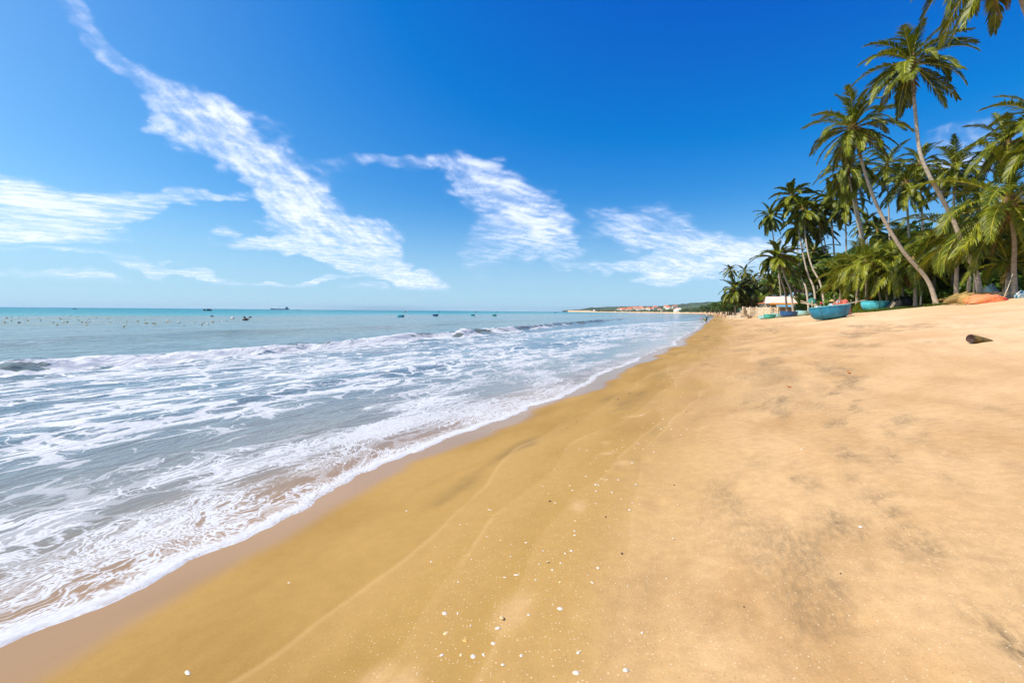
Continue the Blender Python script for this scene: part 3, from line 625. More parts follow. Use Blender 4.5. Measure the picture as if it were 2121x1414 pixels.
PALMS = [
 # the two leaning giants in front
 ('tallest palm, its pale curved trunk sweeping up left to the highest crown', [(2032, 608), (2022, 565), (1999, 518), (1974, 455), (1946, 402), (1922, 358), (1905, 312), (1896, 235), (1888, 135)], 34, 36, dict(r0=.205, n=27, seed=1, scale=.98, nuts=8)),
 ('second tallest palm, long trunk leaning left from beside the turquoise basin boat', [(1942, 622), (1921, 580), (1872, 522), (1832, 457), (1806, 400), (1788, 345), (1769, 270)], 40, 42, dict(r0=.205, n=30, seed=2, scale=.98, nuts=9, dead=3)),
 ('palm crown hanging into the top right corner from above the picture', [(2300, 600), (2230, 420), (2165, 150), (2082, -105)], 22, 22, dict(r0=.20, n=20, seed=3, scale=.98, low=-62)),
 ('palm at the right edge with only its left fronds in the picture', [(2190, 590), (2185, 420), (2165, 255)], 31, 31, dict(r0=.2, n=22, seed=4)),
 # young palms with big arching fronds
 ('big young palm by the right edge with arching yellow-green fronds', [(2101, 616), (2100, 560), (2101, 500), (2092, 430)], 33, 33, dict(r0=.205, fronds='young', n=28, seed=5, scale=1.22, low=-40, nuts=3, dead=1)),
 ('young palm with wide drooping fronds left of the tallest trunk\'s foot', [(1981, 620), (1981, 580), (1983, 535), (1982, 488)], 40, 40, dict(r0=.21, fronds='young', n=24, seed=6, scale=1.0, low=-35, nuts=2, dead=2)),
 ('very low young palm with orange leaf bases near the leaning stick', [(2087, 612), (2087, 585), (2088, 552)], 35, 35, dict(r0=.17, fronds='young', n=13, seed=7, scale=.70, low=0, nuts=0, dead=1)),
 ('stout young palm carrying an orange float on its trunk', [(1796, 622), (1795, 590), (1793, 552)], 52, 52, dict(r0=.21, fronds='young', n=22, seed=8, scale=.88, low=-38, nuts=3)),
 ('young palm with slanting dark trunk behind the turquoise basin boat', [(1830, 620), (1820, 595), (1808, 560)], 54, 54, dict(r0=.21, fronds='young', n=20, seed=9, scale=.85, low=-38, nuts=2)),
 ('young palm with straight brown trunk right of the turquoise basin boat', [(1855, 626), (1854, 590), (1851, 552)], 50, 50, dict(r0=.21, fronds='young', n=22, seed=10, scale=.92, low=-38, nuts=2)),
 ('young palm with orange dying leaf bases left of the second tallest trunk\'s foot', [(1896, 626), (1895, 590), (1892, 548)], 48, 48, dict(r0=.21, fronds='young', n=20, seed=11, scale=.82, low=-40, nuts=4, dead=5)),
 ('young palm with yellow dying stalks behind the big blue boat', [(1742, 624), (1741, 600), (1743, 572)], 60, 60, dict(r0=.19, fronds='young', n=18, seed=12, scale=.80, low=-40, nuts=2, dead=4)),
 ('young palm arching over the beached boats with bright ribs', [(1775, 626), (1776, 590), (1779, 555)], 57, 57, dict(r0=.2, fronds='young', n=22, seed=13, scale=.92, low=-35, nuts=2)),
 ('young palm half hidden between the leaning trunk and the hedge', [(1935, 615), (1934, 570), (1930, 520)], 52, 52, dict(r0=.2, fronds='young', n=20, seed=14, scale=.95, low=-30, nuts=0)),
 ('young palm filling the gap under the leaning giants', [(1862, 610), (1860, 560), (1858, 505)], 62, 62, dict(r0=.2, fronds='young', n=20, seed=15, scale=1.0, low=-30, nuts=0)),
 # the middle rank
 ('palm with a broad crown right of the tallest trunk', [(1972, 600), (1975, 480), (1977, 350)], 52, 52, dict(seed=16, n=24)),
 ('palm rising behind the big young palm at the right edge', [(2092, 600), (2090, 450), (2086, 300)], 46, 46, dict(seed=17, n=22, scale=1.05)),
 ('palm with drooping crown just left of the tallest trunk', [(1900, 605), (1884, 500), (1877, 385)], 58, 58, dict(seed=18, n=26, low=-60)),
 ('palm crossed by the upper curve of the tallest trunk', [(1925, 600), (1912, 480), (1905, 345)], 62, 62, dict(seed=19, n=22)),
 ('slender straight palm between the two leaning giants', [(1845, 610), (1842, 480), (1837, 345)], 72, 72, dict(seed=20, n=22, r0=.17, low=-62)),
 ('palm leaning left just below the second tallest crown', [(1800, 600), (1787, 515), (1772, 440), (1757, 352)], 58, 58, dict(seed=21, n=24, r0=.19, low=-58)),
 ('twin palm close behind the palm below the second tallest crown', [(1803, 600), (1787, 490), (1776, 430), (1769, 372)], 60, 60, dict(seed=22, n=20, r0=.19, low=-60)),
 ('small distant palm in the gap right of the leaning pair', [(1797, 605), (1796, 530), (1795, 462)], 105, 105, dict(seed=23, n=18, fronds='far', scale=.95)),
 ('dark palm with hanging fronds left of the leaning pair', [(1755, 615), (1753, 520), (1750, 422)], 78, 78, dict(seed=24, n=24, fronds='far', low=-62)),
 ('palm with a narrow crown, third left of the leaning pair', [(1738, 612), (1726, 500), (1719, 412)], 82, 82, dict(seed=25, n=20, fronds='far', r0=.18)),
 ('palm leaning left with a bent double trunk beside it', [(1728, 610), (1716, 553), (1702, 505), (1692, 448)], 84, 84, dict(seed=26, n=22, fronds='far', r0=.18)),
 ('lower crown behind the bent double trunk', [(1732, 610), (1719, 553), (1709, 505), (1702, 470)], 88, 88, dict(seed=27, n=18, fronds='far', r0=.17)),
 ('palm leaning left behind the beached boats, second from the tall left group', [(1711, 623), (1700, 590), (1682, 553), (1671, 510), (1663, 437)], 72, 78, dict(seed=28, n=26, fronds='far', r0=.19, low=-62)),
 ('tall leaning palm with a star-shaped crown above the house', [(1690, 625), (1686, 600), (1671, 560), (1658, 500), (1650, 455), (1641, 408)], 74, 82, dict(seed=29, n=22, fronds='far', r0=.19)),
 ('dark leaning palm nearest the right end of the house', [(1677, 625), (1670, 600), (1660, 572), (1652, 520), (1656, 472)], 76, 84, dict(seed=30, n=20, fronds='far', r0=.19, low=-60)),
 ('low palm with round crown between the leaning trunks', [(1697, 612), (1692, 570), (1686, 526)], 92, 92, dict(seed=31, n=22, fronds='far', r0=.17)),
 ('leftmost tall palm, its full crown standing apart against the sky', [(1622, 612), (1612, 560), (1603, 500), (1596, 450)], 108, 108, dict(seed=32, n=26, fronds='far', low=-62)),
 ('nearer of two crossed palms in front of the house', [(1645, 630), (1638, 605), (1629, 582), (1620, 556), (1614, 533)], 78, 80, dict(seed=33, n=22, fronds='far', r0=.19)),
 ('farther of two crossed palms in front of the house', [(1632, 628), (1626, 605), (1618, 580), (1612, 552), (1606, 536)], 82, 83, dict(seed=34, n=18, fronds='far', r0=.18)),
 ('palm with upright fronds rising behind the house roof', [(1600, 628), (1599, 612), (1598, 592)], 112, 112, dict(seed=35, n=16, fronds='far', scale=1.05, low=-10)),
 ('low yellow-green palm at the left end of the concrete wall', [(1524, 645), (1523, 630), (1522, 604)], 112, 112, dict(seed=36, n=24, fronds='far', scale=1.1, low=-55, dead=4)),
 ('left of two small palms standing at the far end of the treeline', [(1520, 640), (1516, 600), (1513, 561)], 190, 190, dict(seed=37, n=20, fronds='far', low=-60)),
 ('right of two small palms standing at the far end of the treeline', [(1548, 640), (1545, 600), (1543, 564)], 185, 185, dict(seed=38, n=20, fronds='far', low=-60)),
 ('faint small palm above the casuarina tree', [(1562, 640), (1561, 610), (1560, 580)], 180, 180, dict(seed=39, n=18, fronds='far')),
 ('smallest palm crown above the left end of the house', [(1586, 640), (1585, 610), (1584, 580)], 175, 175, dict(seed=40, n=18, fronds='far')),
 ('palm showing only its crown through the back of the grove', [(2020, 600), (2022, 500), (2025, 410)], 64, 64, dict(seed=41, n=22)),
 ('palm whose crown is half hidden by the second tallest trunk', [(1822, 600), (1820, 540), (1818, 480)], 80, 80, dict(seed=42, n=20, fronds='far')),
]
for lab, cols, d0, d1, kw in PALMS: palm(lab, cols, d0, d1, **kw)

# ---- broadleaf trees and shrubs
def leaf_cloud(name, mat, rx, rz, nl, nq, size, seed, zc=0.0, flat=.8):
    rs = np.random.RandomState(seed); v, f = [], []
    lumps = []
    for i in range(nl):
        a = rs.uniform(0, 2 * np.pi); u = rs.uniform(-1, 1); r = rs.uniform(.35, 1.0) ** .6
        lumps.append((math.cos(a) * math.sqrt(1 - u * u) * rx * r, math.sin(a) * math.sqrt(1 - u * u) * rx * r, zc + u * rz * r, rs.uniform(.22, .42) * rx))
    for i in range(nq):
        x, y, z, R = lumps[rs.randint(nl)]
        n = rs.normal(size=3); n /= np.linalg.norm(n); rr = R * rs.uniform(.55, 1.08)
        c = np.array([x, y, z]) + n * rr * np.array([1, 1, flat])
        w = n + rs.normal(size=3) * .7; w /= np.linalg.norm(w); a = np.cross(w, rs.normal(size=3)); a /= np.linalg.norm(a); b2 = np.cross(w, a)
        s_ = size * rs.uniform(.6, 1.35); k = len(v)
        v += [tuple(c - a * s_), tuple(c + b2 * s_ * .45 - a * s_ * .1), tuple(c + a * s_), tuple(c - b2 * s_ * .45 - a * s_ * .1)]; f.append((k, k + 1, k + 2, k + 3))
    me = bpy.data.meshes.new(name); me.from_pydata(v, [], f); me.materials.append(mat); me.update(); return me
CROWN = [leaf_cloud('crown_dark', M_BROAD, 2.2, 1.8, 16, 3000, .20, 1), leaf_cloud('crown_dark', M_BROAD, 2.4, 1.5, 18, 3000, .20, 2), leaf_cloud('crown_light', M_BROAD2, 2.2, 1.7, 15, 2600, .20, 3), leaf_cloud('crown_light', M_BROAD2, 1.9, 2.0, 14, 2600, .18, 4)]
SHRUB = [leaf_cloud('shrub_leaves', M_BROAD2, 1.0, .7, 9, 800, .13, 11), leaf_cloud('shrub_leaves', M_BROAD, 1.0, .75, 9, 800, .13, 12)]
NEEDLE = leaf_cloud('crown_needles', M_NEEDLE, 2.0, 2.6, 22, 3600, .30, 21, flat=1.3)
def limbs(seed, h):
    rs = random.Random(seed); b = MB(); b.tube([(0, 0, -.2), (.05, .03, h * .35), (0, .1, h * .7)], [.20, .15, .10], 7)
    for i in range(5):
        a = i * 1.26 + rs.uniform(-.3, .3); z0 = h * rs.uniform(.4, .65)
        b.tube([(0, .05, z0), (.5 * math.cos(a), .5 * math.sin(a), z0 + h * .15), (1.2 * math.cos(a), 1.2 * math.sin(a), z0 + h * .35)], [.09, .06, .025], 5)
    return b.mesh('trunk', M_BARK, True)
LIMB = [limbs(k, 5.0) for k in range(3)]
def tree(label, px, d, h, k, w=1.0, group='broadleaf trees behind the palms', name='broadleaf_tree', rz=None):
    p = stand(px, d); rs = random.Random(int(px * 7 + d)); s_ = h / 6.2
    root = empty(name, p, rs.uniform(0, 6.28)); tag(root, label, 'tree', group)
    obj('trunk', LIMB[k % 3], root, scale=(s_, s_, s_ * .9))
    obj('crown', NEEDLE if name == 'casuarina_tree' else CROWN[k % 4], root, (0, 0, 4.3 * s_), scale=(s_ * w, s_ * w, s_))
    return root
TREES = [('round bright green tree behind the right end of the house', 1664, 100, 10.5, 2, 1.2), ('light green tree left of the leaning trunks above the house', 1645, 112, 11, 3, 1.1),
 ('dark tree behind the three leaning trunks', 1705, 84, 8.5, 0, 1.3), ('dense dark tree behind the young palm with yellow stalks', 1735, 76, 8.0, 1, 1.3),
 ('dark spreading tree behind the palm arching over the boats', 1770, 72, 8.0, 0, 1.4), ('dark tree behind the young palm with the orange float', 1805, 68, 7.5, 1, 1.4),
 ('dark tree behind the slanting young palm trunk', 1840, 66, 8.0, 0, 1.4), ('dark tree left of the second tallest trunk\'s foot', 1885, 60, 7.5, 1, 1.5),
 ('dark leafy tree in the shade right of the second tallest trunk', 1950, 56, 7.5, 0, 1.5), ('dark tree behind the foot of the tallest palm', 2020, 50, 7.0, 1, 1.5),
 ('dark tree closing the grove at the right edge', 2085, 47, 7.5, 0, 1.5), ('dark tree at the right margin, mostly outside the picture', 2150, 42, 7.5, 1, 1.4),
 ('green tree in the gap above the turquoise basin boat', 1815, 90, 11, 2, 1.3), ('tall dark tree behind the leaning giants', 1880, 82, 12, 0, 1.4), ('tall dark tree behind the crown-showing palm', 2010, 72, 12, 1, 1.4),
 ('green tree behind the concrete wall beside the casuarina', 1578, 118, 7, 2, 1.2), ('leafy tree behind the left end of the concrete wall', 1538, 125, 7, 3, 1.2),
 ('light tree closing the gap above the house roof', 1628, 122, 8.5, 2, 1.4), ('dark tree above the right part of the house roof', 1652, 126, 9, 0, 1.4), ('dark tree between the leaning trunks and the dark palm', 1718, 96, 9, 1, 1.4), ('dark tree behind the dark palm with hanging fronds', 1750, 92, 9.5, 0, 1.4), ('dark tree low behind the bent double trunk', 1690, 104, 8.5, 1, 1.3), ('green tree behind the leftmost tall palm', 1604, 128, 7, 2, 1.3), ('dark tree behind the twin leaning palms', 1785, 88, 9, 1, 1.4)]
for lab, px, d, h, k, w in TREES: tree(lab, px, d, h * 1.3, k, w)
tree('feathery dark casuarina tree leaning over the concrete wall', 1556, 112, 8.6, 0, 1.05, None, 'casuarina_tree')
tree('smaller feathery casuarina beside the low yellow-green palm', 1538, 116, 7.0, 1, .9, None, 'casuarina_tree')
rs = random.Random(77)
for i in range(52):                     # shrubs that close the grove near the ground
    px = 1668 + 460 * (i // 2) / 25 + rs.uniform(-6, 6); d = float(np.interp(px, [1660, 1690, 1800, 1950, 2130], [86, 76, 60, 52, 42])) + rs.uniform(-2, 5) + (7 if i % 2 else 0)
    p = stand(px, d); root = empty('shrub', p, rs.uniform(0, 6.28)); tag(root, 'dense green shrub growing beneath the palms of the grove', 'shrub', 'shrubs under the palms')
    s_ = rs.uniform(1.7, 2.6) * (1.35 if i % 2 else 1); obj('foliage', SHRUB[i % 2], root, (0, 0, .62 * s_), scale=(s_, s_, s_ * rs.uniform(.9, 1.25)))
    b = MB(); b.tube([(0, 0, -.1), (.05, .02, .5 * s_), (.1, .1, .9 * s_)], [.05, .04, .02], 5); b.build('stem', M_BARK, root)
far_trees = [(1516, 170, 6.5), (1511, 215, 8.5), (1520, 235, 11), (1507, 255, 10), (1514, 285, 13), (1502, 310, 11.5), (1496, 370, 10), (1507, 385, 12), (1490, 430, 11), (1499, 470, 13), (1485, 520, 12), (1479, 600, 13), (1490, 620, 15), (1472, 700, 14), (1464, 820, 15), (1476, 860, 17), (1456, 930, 15)]
for i, (px, d, h) in enumerate(far_trees):
    r_ = tree('rounded green tree in the belt that ends the far beach', px, d, h * 1.5, i, 1.0, 'trees at the end of the far beach')
    for c_ in r_.children:
        if c_.name.startswith('crown'): c_.location.z *= .62
def far_wood():
    rs = np.random.RandomState(4); v, f = [], []
    for i in range(420):
        px = rs.uniform(1235, 1495); r = coast(px) + rs.uniform(40, 160); d0 = ray(px, 640); d0 = Vector((d0.x, d0.y, 0)).normalized(); c = d0 * r
        h = rs.uniform(5, 13) * float(np.interp(px, [1235, 1400, 1495], [.8, 1.0, 1.25])); w = rs.uniform(5, 11)
        for k in range(26):
            n = rs.normal(size=3); n /= np.linalg.norm(n); q = np.array([c.x, c.y, 3 + h * .5]) + n * np.array([w, w, h * .55]) * rs.uniform(.5, 1)
            a = rs.normal(size=3); a /= np.linalg.norm(a); b2 = np.cross(n, a); s_ = rs.uniform(1.2, 2.6); j = len(v)
            v += [tuple(q - a * s_), tuple(q + b2 * s_), tuple(q + a * s_), tuple(q - b2 * s_)]; f.append((j, j + 1, j + 2, j + 3))
    me = bpy.data.meshes.new('far_wood'); me.from_pydata(v, [], f); me.materials.append(M_BROAD); me.update(); tag(obj('far_wood', me), 'far green wood along the shore of the bay', kind='stuff')
far_wood()

# ------------------------------------------------------------------ paints and small materials
def paint(name, col, rough=.45, wear=(.45, .40, .32), amt=.5):
    m, g, p, o = new_mat(name); tc = g.node('ShaderNodeTexCoord').outputs['Object']
    n = g.noise(tc, 3.0, 6, .65); n2_ = g.noise(tc, 14.0, 4, .7)
    base = g.mix(g.ss(n, .3, .7), tuple(c * .78 for c in col), tuple(min(1, c * 1.15) for c in col))
    g.put(p.inputs['Base Color'], g.mix(g.mul(g.ss(g.add(g.mul(n, .5), g.mul(n2_, .5)), .56, .66), amt), base, wear))
    g.put(p.inputs['Roughness'], g.ss(n2_, .2, .8, rough - .1, rough + .2)); g.put(p.inputs['Normal'], g.bump(n2_, .15, .01)); return m
P_BLUE = paint('blue_boat_paint', (.012, .19, .32)); P_TURQ = paint('turquoise_boat_paint', (.07, .48, .58), amt=.25); P_NAVY = paint('dark_blue_boat_paint', (.012, .09, .26), amt=.3)
P_GREEN = paint('green_boat_paint', (.04, .40, .33), amt=.3); P_PALE = paint('pale_blue_boat_paint', (.33, .60, .62), amt=.35); P_RIM = paint('rim_paint', (.05, .33, .46), amt=.5)
P_DARK = simple('tarred_inside', (.05, .055, .05), .8, .4); P_WHITE = paint('white_paint', (.72, .72, .70), amt=.4)
M_WOOD = simple('weathered_wood', (.42, .31, .19), .75, .35, 5, .4, stretch=(1, 1, 8)); M_POLE = simple('bleached_pole', (.50, .42, .30), .8, .25, 4, .3)
M_CONC = simple('old_concrete', (.50, .40, .28), .9, .28, 2.2, .5); M_CONC2 = simple('stained_concrete', (.36, .27, .17), .9, .4, 2.0, .5)
M_STUCCO = simple('cream_wall', (.60, .48, .34), .85, .2, 2.5, .2); M_ROOF = simple('pale_roof_sheet', (.66, .52, .47), .6, .18, 2.0, .1, stretch=(6, 1, 1)); M_ORANGE = simple('orange_tarpaulin', (.80, .27, .02), .6, .2, 3)
M_AWN = simple('blue_awning_sheet', (.10, .30, .46), .6, .3, 4); M_BLACK = simple('black_plastic', (.02, .02, .022), .5, .3); M_GREY = simple('grey_shutter', (.20, .20, .21), .7, .3, 3)
M_RED = simple('red_cloth', (.62, .05, .05), .8, .3, 7); M_PINK = simple('coral_net', (.72, .20, .12), .85, .35, 9, .6); M_ONET = simple('orange_net', (.75, .26, .07), .85, .35, 9, .6)
M_STRAW = simple('dry_straw', (.50, .33, .12), .9, .35, 12, .5); M_WEED = simple('brown_weed', (.22, .15, .05), .9, .4, 12, .6); M_GNET = simple('green_net', (.10, .42, .28), .85, .3, 12, .4)
M_YEL = simple('yellow_cloth', (.62, .52, .06), .7, .25, 8); M_HUSK = simple('old_husk', (.125, .085, .022), .8, .45, 12, .6); M_HUSKD = simple('husk_inside', (.050, .028, .022), .9, .4, 14, .6)
M_SHELL = simple('shell_white', (.60, .54, .45), .45, .15, 60, .2); M_SHELL2 = simple('shell_cream', (.66, .50, .26), .5, .25, 60, .3); M_SHELLO = simple('shell_orange', (.66, .36, .10), .5, .3, 60, .3); M_STONE = simple('dark_pebble', (.05, .045, .04), .6, .3, 40, .4)
M_GLASS = simple('dark_window_pane', (.03, .04, .05), .15, .2, 3, spec=.6); M_TILE = simple('orange_roof_tile', (.55, .17, .06), .8, .25, .2); M_WALLW = simple('whitewashed_wall', (.68, .64, .58), .85, .12, .3)
M_SKIN = simple('skin', (.30, .17, .10), .6, .1); M_HAIR = simple('black_hair', (.015, .012, .010), .6, .2)

# ------------------------------------------------------------------ basin boats (round woven tubs) on the sand
def basin_boat(label, p, w, l, h, rz, outer, rim, tilt=(0, 0), bands=True, group='basin boats drawn up on the sand', thwarts=2, inner=None):
    root = empty('basin_boat', p, rz); root.rotation_euler = (tilt[0], tilt[1], rz); tag(root, label, 'boat', group)
    prof = [(.0, .0), (.50, .0), (.68, .05), (.82, .17), (.91, .36), (.965, .6), (1.0, .92), (1.0, 1.0)]
    inn = [(.965, 1.0), (.93, .62), (.87, .40), (.77, .22), (.62, .11), (.0, .08)]
    b = MB(); b.lathe([(r, z * h) for r, z in prof], 40, l / 2, w / 2, 0); b.build('hull', [outer], root, smooth=True)
    b = MB(); b.lathe([(r, z * h) for r, z in inn], 40, l / 2, w / 2, 0); b.build('inside', [inner or P_DARK], root, smooth=True)
    b = MB(); ring = [(math.cos(a) * l / 2 * 1.005, math.sin(a) * w / 2 * 1.005, h) for a in [2 * math.pi * k / 40 for k in range(41)]]
    b.tube(ring, .045, 6, 0, False); rm = b.build('rim', [rim], root, smooth=True)
    if bands:
        for k, a in enumerate((-2.2, -.9, .9, 2.2)):
            b = MB(); b.tube([(math.cos(a) * l / 2 * r * 1.004, math.sin(a) * w / 2 * r * 1.004, z * h) for r, z in prof[2:]], .018, 5); b.build('lashing', P_DARK, root)
    for k in range(thwarts):
        x = (-.22 + .44 * k) * l; yy = w / 2 * math.sqrt(max(.05, 1 - (2 * x / l) ** 2)) * .95
        b = MB(); b.box((x, 0, h * .84), (.16, yy * 2, .035)); b.build('thwart', M_WOOD, root)
    return root
def lift(p, dz): return Vector((p.x, p.y, p.z + dz))
pb = stand(1721, 35.5); rzb = math.atan2(-.35, 1)
big = basin_boat('big weathered blue tub-shaped boat beached nearest the camera, tilted', lift(pb, .02), 2.05, 2.75, .96, rzb, P_BLUE, P_RIM, tilt=(rad(-3), rad(-7)), group=None)
def stick(name, label, cat, pts, r, mat, group=None, n=6):
    p0 = Vector(pts[0]); b = MB(); b.tube([Vector(q) - p0 for q in pts], r, n); o = b.build(name, mat, None, p0, smooth=True); return tag(o, label, cat, group)
ax = Vector((math.cos(rzb), math.sin(rzb), 0)); ay = Vector((-math.sin(rzb), math.cos(rzb), 0))
def inb(x, y, z): return pb + ax * x + ay * y + Vector((0, 0, z))
stick('steering_oar', 'long pale wooden oar sticking out to the right of the big blue boat', 'oar', [inb(-.1, -.2, 1.02), inb(.9, .0, 1.16), inb(2.25, .2, 1.50)], [.035, .035, .05], M_POLE)
stick('wooden_pole', 'pole leaning up out of the left end of the big blue boat', 'pole', [inb(-.2, .3, .86), inb(-1.2, .45, 1.18), inb(-1.95, .55, 1.46)], .035, M_WOOD)
stick('bamboo_pole', 'bamboo pole lying beside the other pole at the left of the big blue boat', 'pole', [inb(.0, .1, .84), inb(-1.1, .2, 1.08), inb(-2.0, .30, 1.30)], .03, M_POLE)
stick('upright_stake', 'thin dark stake standing at the left rim of the big blue boat', 'stake', [inb(-1.32, -.25, .35), inb(-1.34, -.25, 1.45)], .03, M_WOOD)
b = MB(); b.tube([Vector((0, 0, 0)), Vector((.5, .05, .05)), Vector((.95, .0, .0))], [.02, .03, .03], 5); b.tube([Vector((.93, -.12, -.05)), Vector((.95, .12, .08))], .03, 5)
tag(b.build('boat_anchor', M_WOOD, None, inb(1.45, -.35, .20), (0, 0, rzb)), 'small wooden grapnel hanging beside the right end of the big blue boat', 'anchor')
def blend(name, cols, scale=3.0):
    m, g, p, o = new_mat(name); tc = g.node('ShaderNodeTexCoord').outputs['Object']; n = g.noise(tc, scale, 5, .65, .6); f = g.noise(tc, 22, 3, .7); c = cols[0]
    for k in range(1, len(cols)): c = g.mix(g.ss(g.add(n, g.mul(g.sub(f, .5), .25)), .32 + .36 * (k - .55) / len(cols), .36 + .36 * (k - .35) / len(cols)), c, cols[k])
    g.put(p.inputs['Base Color'], c); g.put(p.inputs['Roughness'], .85); g.put(p.inputs['Specular IOR Level'], .15); g.put(p.inputs['Normal'], g.bump(g.add(n, g.mul(f, .4)), .8, .06)); return m
def base_col(m):
    n = m.node_tree.nodes
    for x in n:
        if x.type == 'MIX': return tuple((a + b_) / 2 for a, b_ in zip(list(x.inputs[6].default_value)[:3], list(x.inputs[7].default_value)[:3]))
    return (.3, .3, .3)
def heap(name, label, cat, p, sx, sy, sz, mats, seed, group=None, rz=0.0, strands=0, smat=None):
    rs = np.random.RandomState(seed); b = MB(); n, m_ = 40, 14; smat = smat or mats[0]
    if len(mats) > 1: mats = [blend(name + '_cloth', [base_col(q) for q in mats], 2.2 / max(sx, .4))]
    for j in range(m_):
        u = j / (m_ - 1); r = math.cos(u * math.pi / 2) ** .8
        for k in range(n):
            a = 2 * math.pi * k / n; cx, cy = math.cos(a), math.sin(a)
            w = 1 + .9 * (float(fbm(cx * 1.1 + seed, cy * 1.1 + u * 1.5, 3)) - .5); fold = (float(fbm(cx * r * 4 + seed * 3, cy * r * 4, 3)) - .5)
            b.v.append((cx * r * sx * w + fold * .15 * sx, cy * r * sy * w, -.08 + sz * (1 - (1 - u) ** 1.6) * (1 + .7 * (float(fbm(cx * r * 1.6 + seed, cy * r * 1.6 + 5, 3)) - .5)) + fold * .22 * sz * (0 if j == 0 else 1)))
    for j in range(m_ - 1):
        for k in range(n): b.face((j * n + k, j * n + (k + 1) % n, (j + 1) * n + (k + 1) % n, (j + 1) * n + k))
    root = b.build(name, mats, None, p, (0, 0, rz), smooth=True); tag(root, label, cat, group)
    if strands:
        b = MB()
        for k in range(strands):
            a = rs.uniform(0, 6.28); q = Vector((math.cos(a) * sx * rs.uniform(.2, .8), math.sin(a) * sy * rs.uniform(.2, .8), sz * rs.uniform(.2, .8))); d = Vector((rs.normal() * sx * .7, rs.normal() * sy * .5, rs.uniform(-.1, .35) * sz))
            b.tube([q, q + d * .6, q + d + Vector((0, 0, -.15 * sz))], [.02, .015, .008], 4)
        b.build('loose_strands', smat or mats[0], root)
    return root
heap('net_bundle', 'coral red and black patterned net bundle piled behind the big blue boat', 'fishing net', stand(1744, 40), .95, .6, 1.35, [M_PINK, M_RED, M_PINK, P_DARK, P_WHITE], 3)
heap('folded_net', 'pale folded net lying inside the big blue boat', 'fishing net', inb(-.35, .1, .12), .75, .55, .72, [P_WHITE, M_POLE, P_PALE], 4)
pt = stand(1812, 50.5)
basin_boat('round turquoise basin boat standing on the creeping plants', lift(pt, .01), 2.55, 2.75, .98, .3, P_TURQ, P_TURQ, tilt=(0, rad(1)))
ROW = [('pale green half of the leftmost pair of basin boats', 1583, 79, 1.5, P_PALE), ('leftmost green basin boat, right one of its pair', 1595, 76, 1.7, P_GREEN), ('pale blue basin boat between the green pair and the dark blue boat', 1610, 78, 1.75, P_PALE),
       ('turquoise basin boat partly hidden behind the dark blue boat', 1620, 80, 1.6, P_TURQ), ('dark blue basin boat, largest of the far row', 1634, 72, 2.1, P_NAVY), ('small bright blue basin boat right of the dark blue one', 1652, 79, 1.5, paint('bright_blue_boat_paint', (.02, .24, .48), amt=.2)), ('pale turquoise basin boat at the right end of the far row', 1663, 74, 1.9, P_PALE)]
for i, (lab, px, d, w, m_) in enumerate(ROW):
    basin_boat(lab, lift(stand(px, d), .0), w * 1.05, w * 1.18, w * .40, i * .7, m_, m_, tilt=(rad((i % 3 - 1) * 2), rad((i % 2) * 3 - 1)), group='basin boats in the far row', bands=False, thwarts=1)

